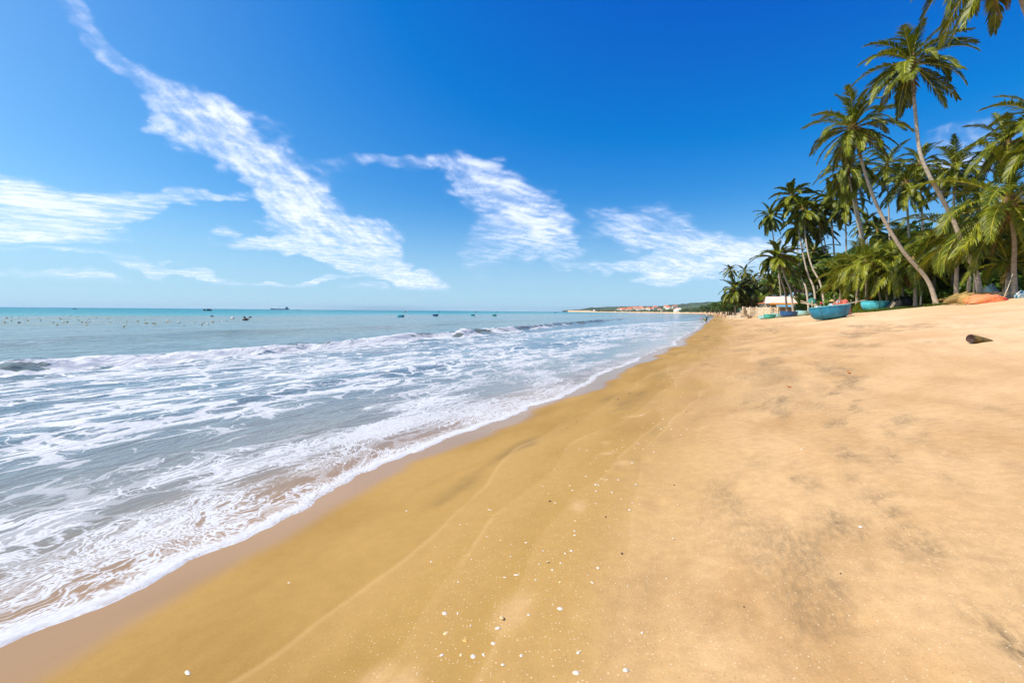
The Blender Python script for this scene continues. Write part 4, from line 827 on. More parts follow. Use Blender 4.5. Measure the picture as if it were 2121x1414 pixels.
# ------------------------------------------------------------------ people
def person(label, p, rz, h, shirt, legs, joints=None, hat=None, group='people on the beach', sit=False, bare=False):
    J = dict(pelvis=(0, 0, .52), belly=(0, .005, .60), chest=(0, .01, .71), neck=(0, .0, .815), headb=(0, .015, .86), headt=(0, .01, .955),
             shl=(-.10, 0, .775), ell=(-.15, .02, .63), hal=(-.15, .08, .50), shr=(.10, 0, .775), elr=(.15, .02, .63), har=(.15, .08, .50),
             hil=(-.05, 0, .49), knl=(-.06, .01, .27), anl=(-.06, -.01, .04), tol=(-.065, .09, .02), hir=(.05, 0, .49), knr=(.06, .01, .27), anr=(.06, -.01, .04), tor=(.065, .09, .02))
    J.update(joints or {})
    Rr = dict(pelvis=.085, belly=.075, chest=.088, neck=.034, headb=.050, headt=.052, shl=.045, ell=.030, hal=.020, shr=.045, elr=.030, har=.020, hil=.062, knl=.042, anl=.027, tol=.022, hir=.062, knr=.042, anr=.027, tor=.022)
    E = [('pelvis', 'belly'), ('belly', 'chest'), ('chest', 'neck'), ('neck', 'headb'), ('headb', 'headt'), ('chest', 'shl'), ('shl', 'ell'), ('ell', 'hal'), ('chest', 'shr'), ('shr', 'elr'), ('elr', 'har'),
         ('pelvis', 'hil'), ('hil', 'knl'), ('knl', 'anl'), ('anl', 'tol'), ('pelvis', 'hir'), ('hir', 'knr'), ('knr', 'anr'), ('anr', 'tor')]
    J = {k: Vector(v) * h for k, v in J.items()}
    for sd, hd, el in (('l', 'hal', 'ell'), ('r', 'har', 'elr')):      # fingers and thumb
        d = (J[hd] - J[el]).normalized(); sv = d.cross(Vector((0, 1, .2))).normalized()
        for k in range(4):
            nm = 'f%s%d' % (sd, k); J[nm] = J[hd] + d * (.050 + .008 * (1.5 - abs(k - 1.5))) * h + sv * (k - 1.5) * .013 * h; Rr[nm] = .006; E.append((hd, nm))
        nm = 'th' + sd; J[nm] = J[hd] + d * .022 * h + sv * .030 * h; Rr[nm] = .007; E.append((hd, nm))
    J['nose'] = J['headb'].lerp(J['headt'], .4) + Vector((0, .062 * h, 0)); Rr['nose'] = .008; E.append(('headb', 'nose'))
    bm = bmesh.new(); sk = bm.verts.layers.skin.verify(); vv = {}
    for k, q in J.items():
        v = bm.verts.new(q); r = Rr[k] * h * .96; v[sk].radius = (r, r * (.72 if k in ('chest', 'belly', 'pelvis') else 1)); v[sk].use_root = (k == 'pelvis'); vv[k] = v
    for a, c in E: bm.edges.new((vv[a], vv[c]))
    me = bpy.data.meshes.new('skeleton'); bm.to_mesh(me); bm.free()
    tmp = obj('skeleton', me); tmp.modifiers.new('skin', 'SKIN'); sb = tmp.modifiers.new('sub', 'SUBSURF'); sb.levels = 1; sb.render_levels = 1
    dg = bpy.context.evaluated_depsgraph_get(); body = bpy.data.meshes.new_from_object(tmp.evaluated_get(dg)); body.name = 'body'; bpy.data.objects.remove(tmp)
    body.materials.clear()
    for m_ in (M_SKIN, shirt, legs): body.materials.append(m_)
    keys = list(J); P = np.array([J[k] for k in keys])
    cls = {'chest': 1, 'belly': 1, 'shl': 1, 'shr': 1, 'ell': 1, 'elr': 1, 'pelvis': 2, 'hil': 2, 'hir': 2, 'knl': 2, 'knr': 2, 'anl': 0 if bare else 2, 'anr': 0 if bare else 2}
    for f in body.polygons:
        f.use_smooth = True; k = keys[int(np.argmin(np.sum((P - np.array(f.center)) ** 2, 1)))]; f.material_index = cls.get(k, 0)
    root = obj('person', body, None, p, (0, 0, rz)); tag(root, label, 'person', group)
    hc = J['headb'].lerp(J['headt'], .62); b = MB()
    b.lathe([(.062, -.035), (.066, .0), (.060, .035), (.040, .062), (0, .072)], 10); hr = b.build('hair', M_HAIR, root, hc + Vector((0, -.008 * h, .0)), scale=(h, h, h), smooth=True)
    if hat == 'cone':
        b = MB(); b.lathe([(.16, -.01), (.10, .05), (.0, .13)], 14); b.lathe([(.155, -.015), (.0, .118)], 14); b.build('conical_hat', M_STRAW, root, J['headt'] + Vector((0, 0, -.01 * h)), scale=(h, h, h))
    elif hat is not None:
        b = MB(); b.lathe([(.070, -.03), (.072, .0), (.060, .04), (.030, .062), (0, .066)], 10); b.box((0, .085, -.025), (.09, .07, .012)); b.build('cap', hat, root, J['headt'] + Vector((0, 0, -.02 * h)), scale=(h, h, h), smooth=False)
    return root
M_TEAL = simple('teal_jacket', (.02, .13, .15), .8, .3, 8); M_NAVY = simple('navy_trousers', (.012, .018, .035), .85, .3, 8); M_WSHIRT = simple('white_shirt', (.72, .74, .76), .8, .1, 8); M_PINKS = simple('pink_shirt', (.66, .36, .34), .8, .2, 8)
M_DGREEN = simple('dark_green_shirt', (.02, .07, .06), .8, .3, 8); M_JEANS = simple('dark_shorts', (.04, .05, .08), .85, .3, 8); M_LBLUE = simple('pale_blue_shirt', (.42, .58, .68), .8, .15, 8)
fish = dict(elr=(.17, .10, .66), har=(.24, .20, .70), ell=(-.15, .08, .66), hal=(-.07, .20, .68))
pa = on_sea(1463, 669.8); pa.z = gz(pa.x, pa.y)
person('person in teal jacket and navy trousers standing at the waterline, hauling a net', pa, rad(-12), 1.66, M_TEAL, M_NAVY, fish, P_WHITE)
bend = dict(belly=(0, .06, .60), chest=(.0, .17, .66), neck=(.0, .25, .715), headb=(0, .29, .74), headt=(0, .345, .80), shl=(-.10, .19, .68), ell=(-.12, .30, .60), hal=(-.08, .40, .54), shr=(.10, .19, .68), elr=(.12, .30, .60), har=(.09, .41, .54))
pc = on_sea(1451.2, 664.0); pc.z = -.02
person('child in pink shirt and red shorts bending in the shallow water with a net', pc, rad(-95), 1.30, M_PINKS, M_RED, bend, None, bare=True)
nb = Vector(pc) + Vector((.42, .0, .66)); ne = on_sea(1460, 664); ne.z = .35
bq = MB(); bq.tube([(0, 0, 0), (ne - nb) * .5 + Vector((0, 0, -.10)), (ne - nb) * .85], [.05, .06, .12], 6, 0); bq.tube([(ne - nb) * .8, (ne - nb) * .95 + Vector((0, 0, -.05)), (ne - nb) * 1.1 + Vector((0, 0, -.30))], [.12, .30, .16], 8, 1)
tag(bq.build('hand_net', [P_DARK, M_YEL], None, nb, smooth=True), 'dark and yellow hand net stretched between the child and the person at the waterline', 'fishing net')
def walker(lab, px, d, sh, lg, hat, rz, j=None, h=1.62): person(lab, stand(px, d), rz, h, sh, lg, j, hat)
walker('tiny far person in red near the bend of the waterline', 1487, 215, M_RED, M_JEANS, None, 2.5)
walker('far person in a green hat and white shirt on the distant beach', 1495.5, 165, M_WSHIRT, M_NAVY, 'cone', 1.0)
walker('far person in a pink shirt right of the one in the green hat', 1502.5, 160, M_PINKS, M_JEANS, P_DARK, -1.2)
walker('person in a white shirt and dark hair standing behind the big blue boat', 1691.5, 45, M_WSHIRT, M_JEANS, None, 1.2, None, 1.6)
walker('person in a red cap and dark green shirt behind the big blue boat', 1699.5, 46, M_DGREEN, M_JEANS, M_RED, -1.8, dict(elr=(.17, .08, .66), har=(.2, .18, .62)), 1.55)
walker('person in a straw conical hat and pale shirt behind the big blue boat', 1722, 44, M_LBLUE, M_JEANS, 'cone', 2.6, dict(ell=(-.15, .1, .66), hal=(-.05, .18, .6)), 1.55)

# ------------------------------------------------------------------ house, wall, sheds
def at_yaw(root, x, y, z): return (x, y, z)
ph = stand(1628, 97); yaw = math.atan2(-(ph.x), ph.y) + rad(6)
house = empty('beach_house', ph, yaw); tag(house, 'low cream house with pale roof, orange edge and blue awning behind the boats', 'house')
HW, HD, HZ = 7.2, 4.5, 2.5
for nm, c, sz in (('wall', (0, 0, HZ / 2 - .1), (HW, .15, HZ + .2)), ('wall', (0, HD, HZ / 2 - .1), (HW, .15, HZ + .2)), ('wall', (-HW / 2, HD / 2, HZ / 2 - .1), (.15, HD - .16, HZ + .2)), ('wall', (HW / 2, HD / 2, HZ / 2 - .1), (.15, HD - .16, HZ + .2))):
    b = MB(); b.box(c, sz); b.build(nm, M_STUCCO, house)
rise = 1.55
for sd in (0, 1):
    b = MB(); y0, y1 = (-.7, HD / 2) if sd == 0 else (HD + .6, HD / 2)
    b.v += [(-HW / 2 - .5, y0, HZ + .05), (HW / 2 + .5, y0, HZ + .05), (HW / 2 + .1, y1, HZ + rise), (-HW / 2 - .1, y1, HZ + rise)]; b.v += [(x, y, z - .07) for x, y, z in b.v[:4]]
    for q in ((0, 1, 2, 3), (7, 6, 5, 4), (0, 4, 5, 1), (1, 5, 6, 2), (2, 6, 7, 3), (3, 7, 4, 0)): b.face(q)
    b.build('roof', M_ROOF, house)
b = MB(); b.box((.6, -.78, HZ - .06), (HW + .2, .05, .34)); b.build('orange_fascia', M_ORANGE, house)
aw = MB(); aw.v += [(-1.9, -2.0, HZ - .75), (3.6, -2.0, HZ - .75), (3.6, -.72, HZ - .28), (-1.9, -.72, HZ - .28)]; aw.face((0, 1, 2, 3)); awn = aw.build('awning', M_AWN, house)
for k in range(9):
    b = MB(); x = -1.9 + 5.5 * k / 8; b.tube([(x, -2.0, HZ - .78), (x, -.72, HZ - .31)], .025, 4); b.build('batten', M_WOOD, awn)
for k in range(4):
    b = MB(); b.box((-1.8 + 1.78 * k, -1.9, (HZ - .8) / 2), (.09, .09, HZ - .78)); b.build('post', M_WOOD, house)
for k in range(14):
    b = MB(); b.box((-3.2 + .48 * k, -.14, .95 + .1 * (k % 3)), (.40, .05, 1.9)); b.build('board', [M_WOOD, M_STUCCO, M_CONC2][k % 3], house)
b = MB(); b.box((-2.6, -.2, 1.0), (.85, .06, 1.95)); dr = b.build('door', M_GREY, house); b = MB(); b.box((-2.28, -.25, 1.0), (.05, .06, .12)); b.build('handle', M_BLACK, dr)
b = MB(); b.v += [(-HW / 2 - 1.6, .4, 2.35), (-HW / 2 - .2, .2, 2.75), (-HW / 2 - .2, 2.2, 2.9), (-HW / 2 - 1.6, 2.2, 2.5)]; b.v += [(x, y, z - .06) for x, y, z in b.v[:4]]
for q in ((0, 1, 2, 3), (7, 6, 5, 4), (0, 4, 5, 1), (1, 5, 6, 2), (2, 6, 7, 3), (3, 7, 4, 0)): b.face(q)
b.build('lean_to_roof', M_TILE, house)
# concrete sea wall
w0, w1 = stand(1541, 104), stand(1612, 93); wv_ = w1 - w0; wl = math.hypot(wv_.x, wv_.y); wa = math.atan2(wv_.y, wv_.x)
wall = empty('sea_wall', w0, wa); tag(wall, 'stained beige concrete wall panels with pillars left of the house', 'wall')
npan = 5; pw = wl / npan
for k in range(npan):
    b = MB(); b.box((pw * (k + .5), 0, 1.15), (pw - .26, .16, 2.7)); b.build('wall_panel', [M_CONC, M_CONC2, M_CONC][k % 3], wall)
for k in range(npan + 1):
    b = MB(); b.box((pw * k, 0, 1.28), (.25, .25, 2.95)); b.build('pillar', M_CONC, wall)
b = MB(); b.box((wl * .55, -.25, .25), (wl * .8, .32, .9)); b.build('footing', M_CONC2, wall)
steps = empty('concrete_steps', stand(1541, 100), wa); tag(steps, 'stepped beige concrete blocks at the left end of the concrete wall', 'steps')
for k, (x, z, wd, hh) in enumerate(((-.2, .35, 2.6, 1.5), (.3, 1.2, 1.3, 1.3), (-.25, 1.9, .4, 1.6), (.85, .2, 2.2, .9))):
    b = MB(); b.box((x, -.35 * (k % 2) + .1 * k, z), (wd, .9 - .1 * k, hh)); b.build('block', [M_CONC, M_CONC2][k % 2], steps)
fb = stand(1520, 108); fence = empty('low_fence', fb, wa); tag(fence, 'low fence of dark posts and pale boards at the far end of the wall', 'fence')
for k in range(7):
    b = MB(); b.box((-2.2 + .75 * k, 0, .3), (.09, .09, 1.3)); b.build('post', M_WOOD, fence)
for k in range(3):
    b = MB(); b.box((0, -.07, .15 + .32 * k), (4.8, .04, .24)); b.build('board', M_CONC, fence)
stick('lamp_post', 'thin black post with a dark cap by the far row of boats', 'post', [stand(1601.5, 88), lift(stand(1601.5, 88), .9), lift(stand(1601.5, 88), 1.75)], [.04, .04, .10], M_BLACK)
pgp = stand(1681, 66); par = empty('parasol', pgp); tag(par, 'closed-in dark green parasol between the leaning trunks', 'parasol')
b = MB(); b.tube([(0, 0, -.1), (0, 0, 2.5)], .03, 6); b.build('pole', M_POLE, par)
b = MB(); b.lathe([(.62, 1.75), (.58, 2.05), (.40, 2.40), (.15, 2.58), (0, 2.62)], 12); b.build('canopy', simple('green_canvas', (.03, .17, .14), .8, .3, 3), par)
# pale and dark buildings glimpsed between the trunks
def shed(label, px, d, w, h, dep, wall_m, roof_m, roofh=1.0, nwin=3):
    p = stand(px, d); yw = math.atan2(-p.x, p.y); r = empty('house', p, yw); tag(r, label, 'house', 'houses behind the palms')
    b = MB(); b.box((0, dep / 2, h / 2 - .2), (w, dep, h + .4)); b.build('wall', wall_m, r)
    b = MB(); b.v += [(-w / 2 - .4, -.5, h + .02), (w / 2 + .4, -.5, h + .02), (w / 2 + .4, dep + .5, h + .02), (-w / 2 - .4, dep + .5, h + .02), (-w / 2 + .6, dep / 2, h + roofh), (w / 2 - .6, dep / 2, h + roofh)]
    for q in ((0, 1, 5, 4), (1, 2, 5), (2, 3, 4, 5), (3, 0, 4), (3, 2, 1, 0)): b.face(q)
    b.build('roof', roof_m, r)
    for k in range(nwin):
        x = -w / 2 + w * (k + .5) / nwin; b = MB(); b.box((x, -.03, h * .55), (w / nwin * .45, .08, h * .35)); f = b.build('window', P_WHITE, r); b = MB(); b.box((x, -.08, h * .55), (w / nwin * .36, .03, h * .29)); b.build('pane', M_GLASS, f)
    return r
shed('white house with a grey roof glimpsed above the shade left of the tallest trunk', 1975, 60, 7, 5.2, 6, M_WALLW, M_GREY, 1.2)
shed('grey house in the deep shade at the right edge', 2100, 50, 9, 4.2, 6, M_GREY, M_GREY, 1.0)
shed('pale house wall showing between the young palm trunks', 1872, 72, 6, 3.4, 5, M_WALLW, M_GREY, .8)
shed('small white hut behind the young palm with yellow stalks', 1757, 78, 4, 3.0, 4, M_WALLW, M_ROOF, .8, 2)
POSTS = [('pale square post behind the turquoise basin boat', 1836, 53, 2.6, .13), ('pale post left of the young palm with orange leaf bases', 1868, 52, 2.4, .13), ('slender pale post in front of the hedge', 1906, 47, 1.7, .08), ('tall pale post left of the tallest trunk\'s foot', 2003, 40, 3.6, .14), ('leaning yellow bamboo post at the tallest trunk\'s foot', 2014, 39, 2.9, .07),
         ('pale post beside the very low young palm', 2076, 39, 2.2, .11), ('thin pale post behind the big blue boat', 1727, 62, 2.6, .10), ('white post right of the young palm with yellow stalks', 1748, 60, 2.9, .11), ('pale post by the small white hut', 1763, 64, 3.2, .11)]
for lab, px, d, h, r in POSTS:
    p = stand(px, d); stick('garden_post', lab, 'post', [lift(p, -.2), lift(p, h * .5), lift(p, h)], [r, r * .97, r * .93], M_POLE, 'posts under the palms', 6)
pk = stand(2095, 32.3); stick('bamboo_stick', 'bamboo stick leaning against the big young palm at the right edge', 'stick', [lift(pk, -.05) + Vector((-.75, -.1, 0)), lift(pk, .8) + Vector((-.35, 0, 0)), lift(pk, 1.75) + Vector((.0, .1, 0))], [.035, .03, .03], M_POLE)
pk2 = stand(1848, 47.5); o = MB(); o.box((0, 0, 0), (.22, .05, .95)); tag(o.build('plank', M_POLE, None, lift(pk2, .36), (rad(-8), rad(38), 0)), 'pale plank leaning in the creeping plants right of the turquoise boat', 'plank')
pf = stand(1796, 51.7); b = MB(); b.lathe([(0, -.2), (.14, -.15), (.21, 0), (.14, .15), (0, .2)], 12); tag(b.build('float', M_ORANGE, None, lift(pf, 1.55) + Vector((.18, -.24, 0)), smooth=True), 'round orange float hung on the stout young palm', 'float')
heap('net_heap', 'coral and orange net heap at the foot of the big palms', 'fishing net', stand(2046, 31), 1.3, .6, .62, [M_PINK, M_ONET, M_PINK, M_ONET, M_RED], 8, rz=-.3)
heap('dry_frond_heap', 'brown heap of dry palm fronds behind the coral net heap', 'frond heap', stand(2018, 33.5), 1.5, .8, .85, [M_STRAW, M_WEED], 9, None, -.3, 60, M_STRAW)
pdf = stand(2003, 31.5); fo = obj('fallen_frond', FR_DEAD[0], None, lift(pdf, .55) + Vector((1.3, .2, .15)), (0, rad(-28), rad(188)), (.85,) * 3); tag(fo, 'fallen orange-brown palm frond lying in front of the coral net heap', 'palm frond')
heap('dark_canvas_heap', 'dark canvas heap in the shade right of the turquoise boat', 'heap', stand(1874, 49), 1.6, .9, 1.15, [P_DARK, M_BLACK], 12)
heap('straw_heap', 'yellow straw heap behind the big blue boat, left of the red net bundle', 'heap', stand(1709, 47), .8, .6, .8, [M_STRAW, M_YEL], 13, strands=20)
heap('tarp_bundle', 'pale blue tarpaulin bundle at the right edge under the palms', 'tarpaulin', stand(2119, 32), .55, .5, .5, [P_PALE, P_WHITE, P_BLUE], 14)
heap('grey_tarp', 'pale grey tarpaulin crumpled in the shade left of the very low palm', 'tarpaulin', stand(2052, 36), .6, .5, 1.25, [P_WHITE, M_GREY, P_PALE], 15)
heap('seaweed_pile', 'brown weed and net pile on the sand right of the person at the waterline', 'seaweed', on_ground(1484, 665.5), .9, .6, .28, [M_WEED, M_STRAW], 16, strands=20)
heap('green_net_strip', 'nearer thin strip of green net lying on the far sand', 'fishing net', on_ground(1497, 661.5), 1.3, .25, .06, [M_GNET], 17)
heap('green_net_strip', 'farther thin strip of green net lying on the far sand', 'fishing net', on_ground(1489, 657.5), 1.0, .25, .06, [M_GNET], 18)
heap('driftwood_clump', 'small brown clump of litter on the sand below the far boats', 'litter', on_ground(1550.5, 654.2), .38, .25, .14, [M_WEED], 19)
heap('driftwood_clump', 'small brown weed mat on the sand below the concrete wall', 'litter', on_ground(1539.5, 659.5), .3, .2, .12, [M_WEED, M_STRAW], 20)
# creeping plants on the crest of the beach
def creepers():
    rs = np.random.RandomState(3); v, f = [], []
    for (px0, px1, d0, d1, n) in ((1752, 1800, 45, 52, 2200), (1800, 1915, 44, 50, 5200), (1915, 2000, 36, 39, 1100)):
        f_ = 2121 * FOCAL / 36; dd = rs.uniform(d0, d1, n); xx = (rs.uniform(px0, px1, n) - 1060.5) / f_ * dd
        keep = fbm(xx * .6, dd * .6, 3) > .47; xx, dd = xx[keep], dd[keep]; zz_ = ground_st(*st_of(xx, dd))
        for x, y, z0 in zip(xx, dd, zz_):
            for k in range(2):
                a = rs.uniform(0, 6.28); s_ = rs.uniform(.05, .11); z = z0 + rs.uniform(.01, .22) * (1 if rs.rand() < .5 else .4); c = np.array([x + rs.normal() * .12, y + rs.normal() * .12, z])
                e = np.array([math.cos(a), math.sin(a), rs.uniform(-.2, .5)]) * s_; g_ = np.array([-math.sin(a), math.cos(a), rs.uniform(-.3, .3)]) * s_ * .6; j = len(v)
                v += [tuple(c - e), tuple(c + g_), tuple(c + e), tuple(c - g_)]; f.append((j, j + 1, j + 2, j + 3))
    me = bpy.data.meshes.new('creeping_plants'); me.from_pydata(v, [], f); me.materials.append(M_BROAD2); me.update(); tag(obj('creeping_plants', me), 'low green creeping plants along the crest of the beach', 'plants', kind='stuff')
creepers()
# banana-like plants
def blade(name, L, w, e, bend, seed):
    b = MB(); N = 8; p = Vector((0, 0, 0)); rs = random.Random(seed)
    for i in range(N + 1):
        u = i / N; a = e - bend * u * u; T = Vector((math.cos(a), 0, math.sin(a))); ww = w * (math.sin(min(1, max(0, u - .22) / .3) * math.pi / 2) * (1 - max(0, (u - .6) / .4) ** 2) if u > .22 else .06) + .02
        U = Vector((-T.z, 0, T.x)); b.v += [tuple(p + Vector((0, -ww, 0)) + U * ww * .35), tuple(p), tuple(p + Vector((0, ww, 0)) + U * ww * .35)]; p = p + T * (L / N)
    for i in range(N):
        for k in (0, 1): b.face((i * 3 + k, i * 3 + k + 1, i * 3 + k + 4, i * 3 + k + 3))
    return b.mesh(name, M_BANANA)
BL = [blade('leaf', 2.6, .26, rad(80 - 9 * k), rad(50 + 14 * k), k) for k in range(4)]
def banana(label, px, d, s_, n=9):
    p = stand(px, d); r = empty('banana_plant', p, px * .37 % 6.28, s_); tag(r, label, 'plant', 'banana plants')
    b = MB(); b.tube([(0, 0, -.1), (0, 0, .8), (.03, 0, 1.5)], [.13, .11, .08], 7); b.build('stem', M_BANANA, r)
    for k in range(n): obj('leaf', BL[k % 4], r, (0, 0, 1.25), (0, 0, k * 2.4), (.85 + .05 * (k % 4),) * 3)
banana('fan-leaved banana plant in front of the right end of the house', 1656, 86, 1.35); banana('banana plant with whitish leaves above the concrete wall', 1571, 110, 2.0); banana('small banana plant below the orange float', 1787, 56, .8); banana('banana plant behind the young palm trunk right of the turquoise boat', 1845, 58, 1.1)
heap('low_hedge', 'yellow-green clipped hedge left of the turquoise boat', 'hedge', stand(1785, 54), 1.1, .6, 1.5, [M_BROAD2, M_LEAFY], 22)

# ------------------------------------------------------------------ boats and floats on the sea
def sea_pt(px, py, dz=0.0): p = on_sea(px, py); p.z = dz; return p
for i, (lab, px, py, w, m_) in enumerate([('leftmost of four small tub boats afloat, bright turquoise', 830, 656.4, 1.9, P_TURQ), ('dark blue tub boat afloat, second of four from the left', 902, 654.2, 1.9, P_NAVY), ('turquoise tub boat afloat with a person-high pole, third of four', 979, 653.9, 1.7, P_TURQ), ('rightmost of four small tub boats afloat, green', 1024, 654.2, 1.8, P_GREEN)]):
    p = sea_pt(px, py, -.12); r = basin_boat(lab, p, w, w * 1.15, .72, .3 * i, m_, m_, group='tub boats afloat', bands=False, thwarts=1)
    b = MB(); b.tube([(w * .45, 0, .2), (w * .6, 0, 1.1), (w * .72, 0, 1.9)], .035, 5); pl = b.build('flag_pole', M_WOOD, r)
    b = MB(); b.box((w * .78, 0, 1.75), (.34, .03, .36)); b.build('flag', [M_RED, M_BLACK, M_BLACK, P_NAVY][i], pl)
pfb = sea_pt(430, 643.6, -.35); fbt = empty('fishing_boat', pfb, rad(8), .78); tag(fbt, 'dark wooden fishing boat with cabin and masts anchored at the left', 'fishing boat')
def hull(L, B, D, sheer, mat, parent, name='hull', flare=.75):
    b = MB(); n = 15
    for i in range(n):
        u = i / (n - 1); x = (u - .5) * L; wd = B / 2 * (1 - abs(2 * u - 1) ** 3.0) ** .8 * (1 if u < .5 else 1) + .03; zt = D + sheer * (2 * u - 1) ** 2 * (1.25 if u > .5 else .8)
        b.v += [(x * .90, 0, 0), (x * .95, -wd * flare, D * .35), (x, -wd, zt), (x, -wd * .9, zt), (x * .98, 0, zt - .35 * D), (x, wd * .9, zt), (x, wd, zt), (x * .95, wd * flare, D * .35)]
    for i in range(n - 1):
        for k in range(8): b.face((i * 8 + k, (i + 1) * 8 + k, (i + 1) * 8 + (k + 1) % 8, i * 8 + (k + 1) % 8))
    b.face(list(range(8))); b.face([(n - 1) * 8 + k for k in range(8)][::-1]); return b.build(name, mat, parent, smooth=False)
P_HULL = paint('dark_hull_paint', (.05, .045, .06), amt=.3)
hull(9.6, 2.9, 1.35, .95, P_HULL, fbt)
b = MB(); b.box((1.0, 0, 2.05), (2.3, 1.7, 1.5), taper=.93); cb = b.build('cabin', P_NAVY, fbt); b = MB(); b.box((1.0, 0, 2.86), (2.7, 2.0, .12)); b.build('cabin_roof', P_HULL, cb)
for k in range(2): b = MB(); b.box((.55 + .9 * k, -.86, 2.3), (.55, .04, .45)); b.build('window', M_GLASS, cb)
for x, h in ((3.0, 4.2), (.2, 4.4), (-4.0, 3.6), (-3.2, 3.3)): b = MB(); b.tube([(x, 0, 1.2), (x + .05, 0, h)], .05, 5); b.build('mast', M_WOOD, fbt)
b = MB(); b.box((-3.6, 0, 1.9), (1.6, 1.3, .9)); b.build('net_rack', P_DARK, fbt); b = MB(); b.box((3.05, 0, 3.95), (.5, .04, .4)); b.build('flag', M_RED, fbt)
b = MB(); b.box((-4.6, 0, .8), (.5, 1.2, .7)); b.build('stern_fender', P_WHITE, fbt)
ps = sea_pt(580, 641.2); ps = ps.normalized() * 2600; ps.z = -1.5; ship = empty('cargo_ship', ps, rad(-28) + math.pi / 2 - math.atan2(ps.y, ps.x) * 0 - rad(60)); tag(ship, 'long blue-grey cargo ship on the horizon', 'ship')
ship.rotation_euler.z = math.atan2(ps.y, ps.x) + math.pi / 2
P_SHIP = paint('ship_paint', (.06, .19, .28), amt=.1); hull(86, 13, 5.5, 2.6, P_SHIP, ship)
b = MB(); b.box((-31, 0, 9), (11, 10, 7)); b.box((-30, 0, 13.6), (7, 9, 2.4)); br = b.build('bridge_house', P_SHIP, ship); b = MB(); b.box((-34, 0, 15), (3, 3, 4.5)); b.build('funnel', P_NAVY, br)
for k in range(4): b = MB(); b.box((-34.5 + 2.4 * k, -5.05, 10.5), (1.2, .1, 1.0)); b.build('window', M_GLASS, br)
for x, h in ((6, 15), (36, 12), (-25, 19)): b = MB(); b.tube([(x, 0, 4), (x, 0, h)], .5, 6); b.build('mast', P_SHIP, ship)
for k in range(4): b = MB(); b.box((-18 + 14 * k, 0, 5.6), (11, 9, 1.0)); b.build('hatch', P_SHIP, ship)
for lab, px, py, L in (('tiny far boat on the horizon between the fishing boat and the cargo ship', 469, 640.6, 7), ('tiny far boat on the horizon right of the cargo ship', 619, 642.6, 6), ('tiny dark boat near the left horizon', 154.5, 640.0, 5), ('tiny white-waked boat on the horizon below the headland', 1150, 648.0, 5)):
    q = sea_pt(px, py, -.2); r = empty('small_boat', q, .3); tag(r, lab, 'boat', 'far boats'); hull(L, L * .28, L * .12, L * .08, P_NAVY, r); b = MB(); b.box((-.05 * L, 0, L * .17), (L * .25, L * .16, L * .12)); b.build('cabin', P_HULL, r)
    b = MB(); b.tube([(.2 * L, 0, .1 * L), (.2 * L, 0, .36 * L)], .02 * L, 5); b.build('mast', M_WOOD, r)
fl = MB(); fl.lathe([(0, -.12), (.22, -.10), (.30, .0), (.26, .10), (.12, .17), (0, .18)], 10); fl.lathe([(.06, .16), (.05, .26), (0, .27)], 6)
FLOATS = [fl.mesh('float', [m_], True) for m_ in (simple('float_black', (.03, .03, .03), .5, .3), simple('float_yellow', (.40, .30, .08), .6, .3), simple('float_white', (.75, .72, .62), .5, .2))]
for lab, px, py, sc_, k in (('black float riding alone left of the white-topped float', 439, 655.6, 1.3, 0), ('white-topped net float between the black floats', 482, 659.2, 1.25, 2), ('upper black float of the cluster below the cargo ship', 506, 657.4, 1.1, 0), ('black float right of the cluster below the cargo ship', 518, 657.8, 1.2, 0), ('largest dark float of the cluster below the cargo ship', 508, 662.6, 1.6, 0), ('brown float touching the largest dark float', 512.5, 661.6, 1.1, 1)):
    o = obj('net_float', FLOATS[k], None, sea_pt(px, py, .06), scale=(sc_,) * 3); tag(o, lab, 'float', 'net floats on the sea')
rs = random.Random(12)
for i in range(84):
    px = rs.uniform(0, 470) ; py = 638 + px * .00877 + (17 + rs.gauss(8, 5)); k = rs.choice([0, 1, 1, 1, 2]); py = max(py, 638 + px * .00877 + 15)
    o = obj('net_float', FLOATS[k], None, sea_pt(px, py, .03), (0, 0, rs.uniform(0, 3)), (rs.uniform(.24, .5),) * 3)
    tag(o, ['small dark net float in the scattered field at the left', 'small yellowish net float in the scattered field at the left', 'small white net float in the scattered field at the left'][k], 'float', ['dark floats', 'yellow floats', 'white floats'][k] + ' of the left net field')
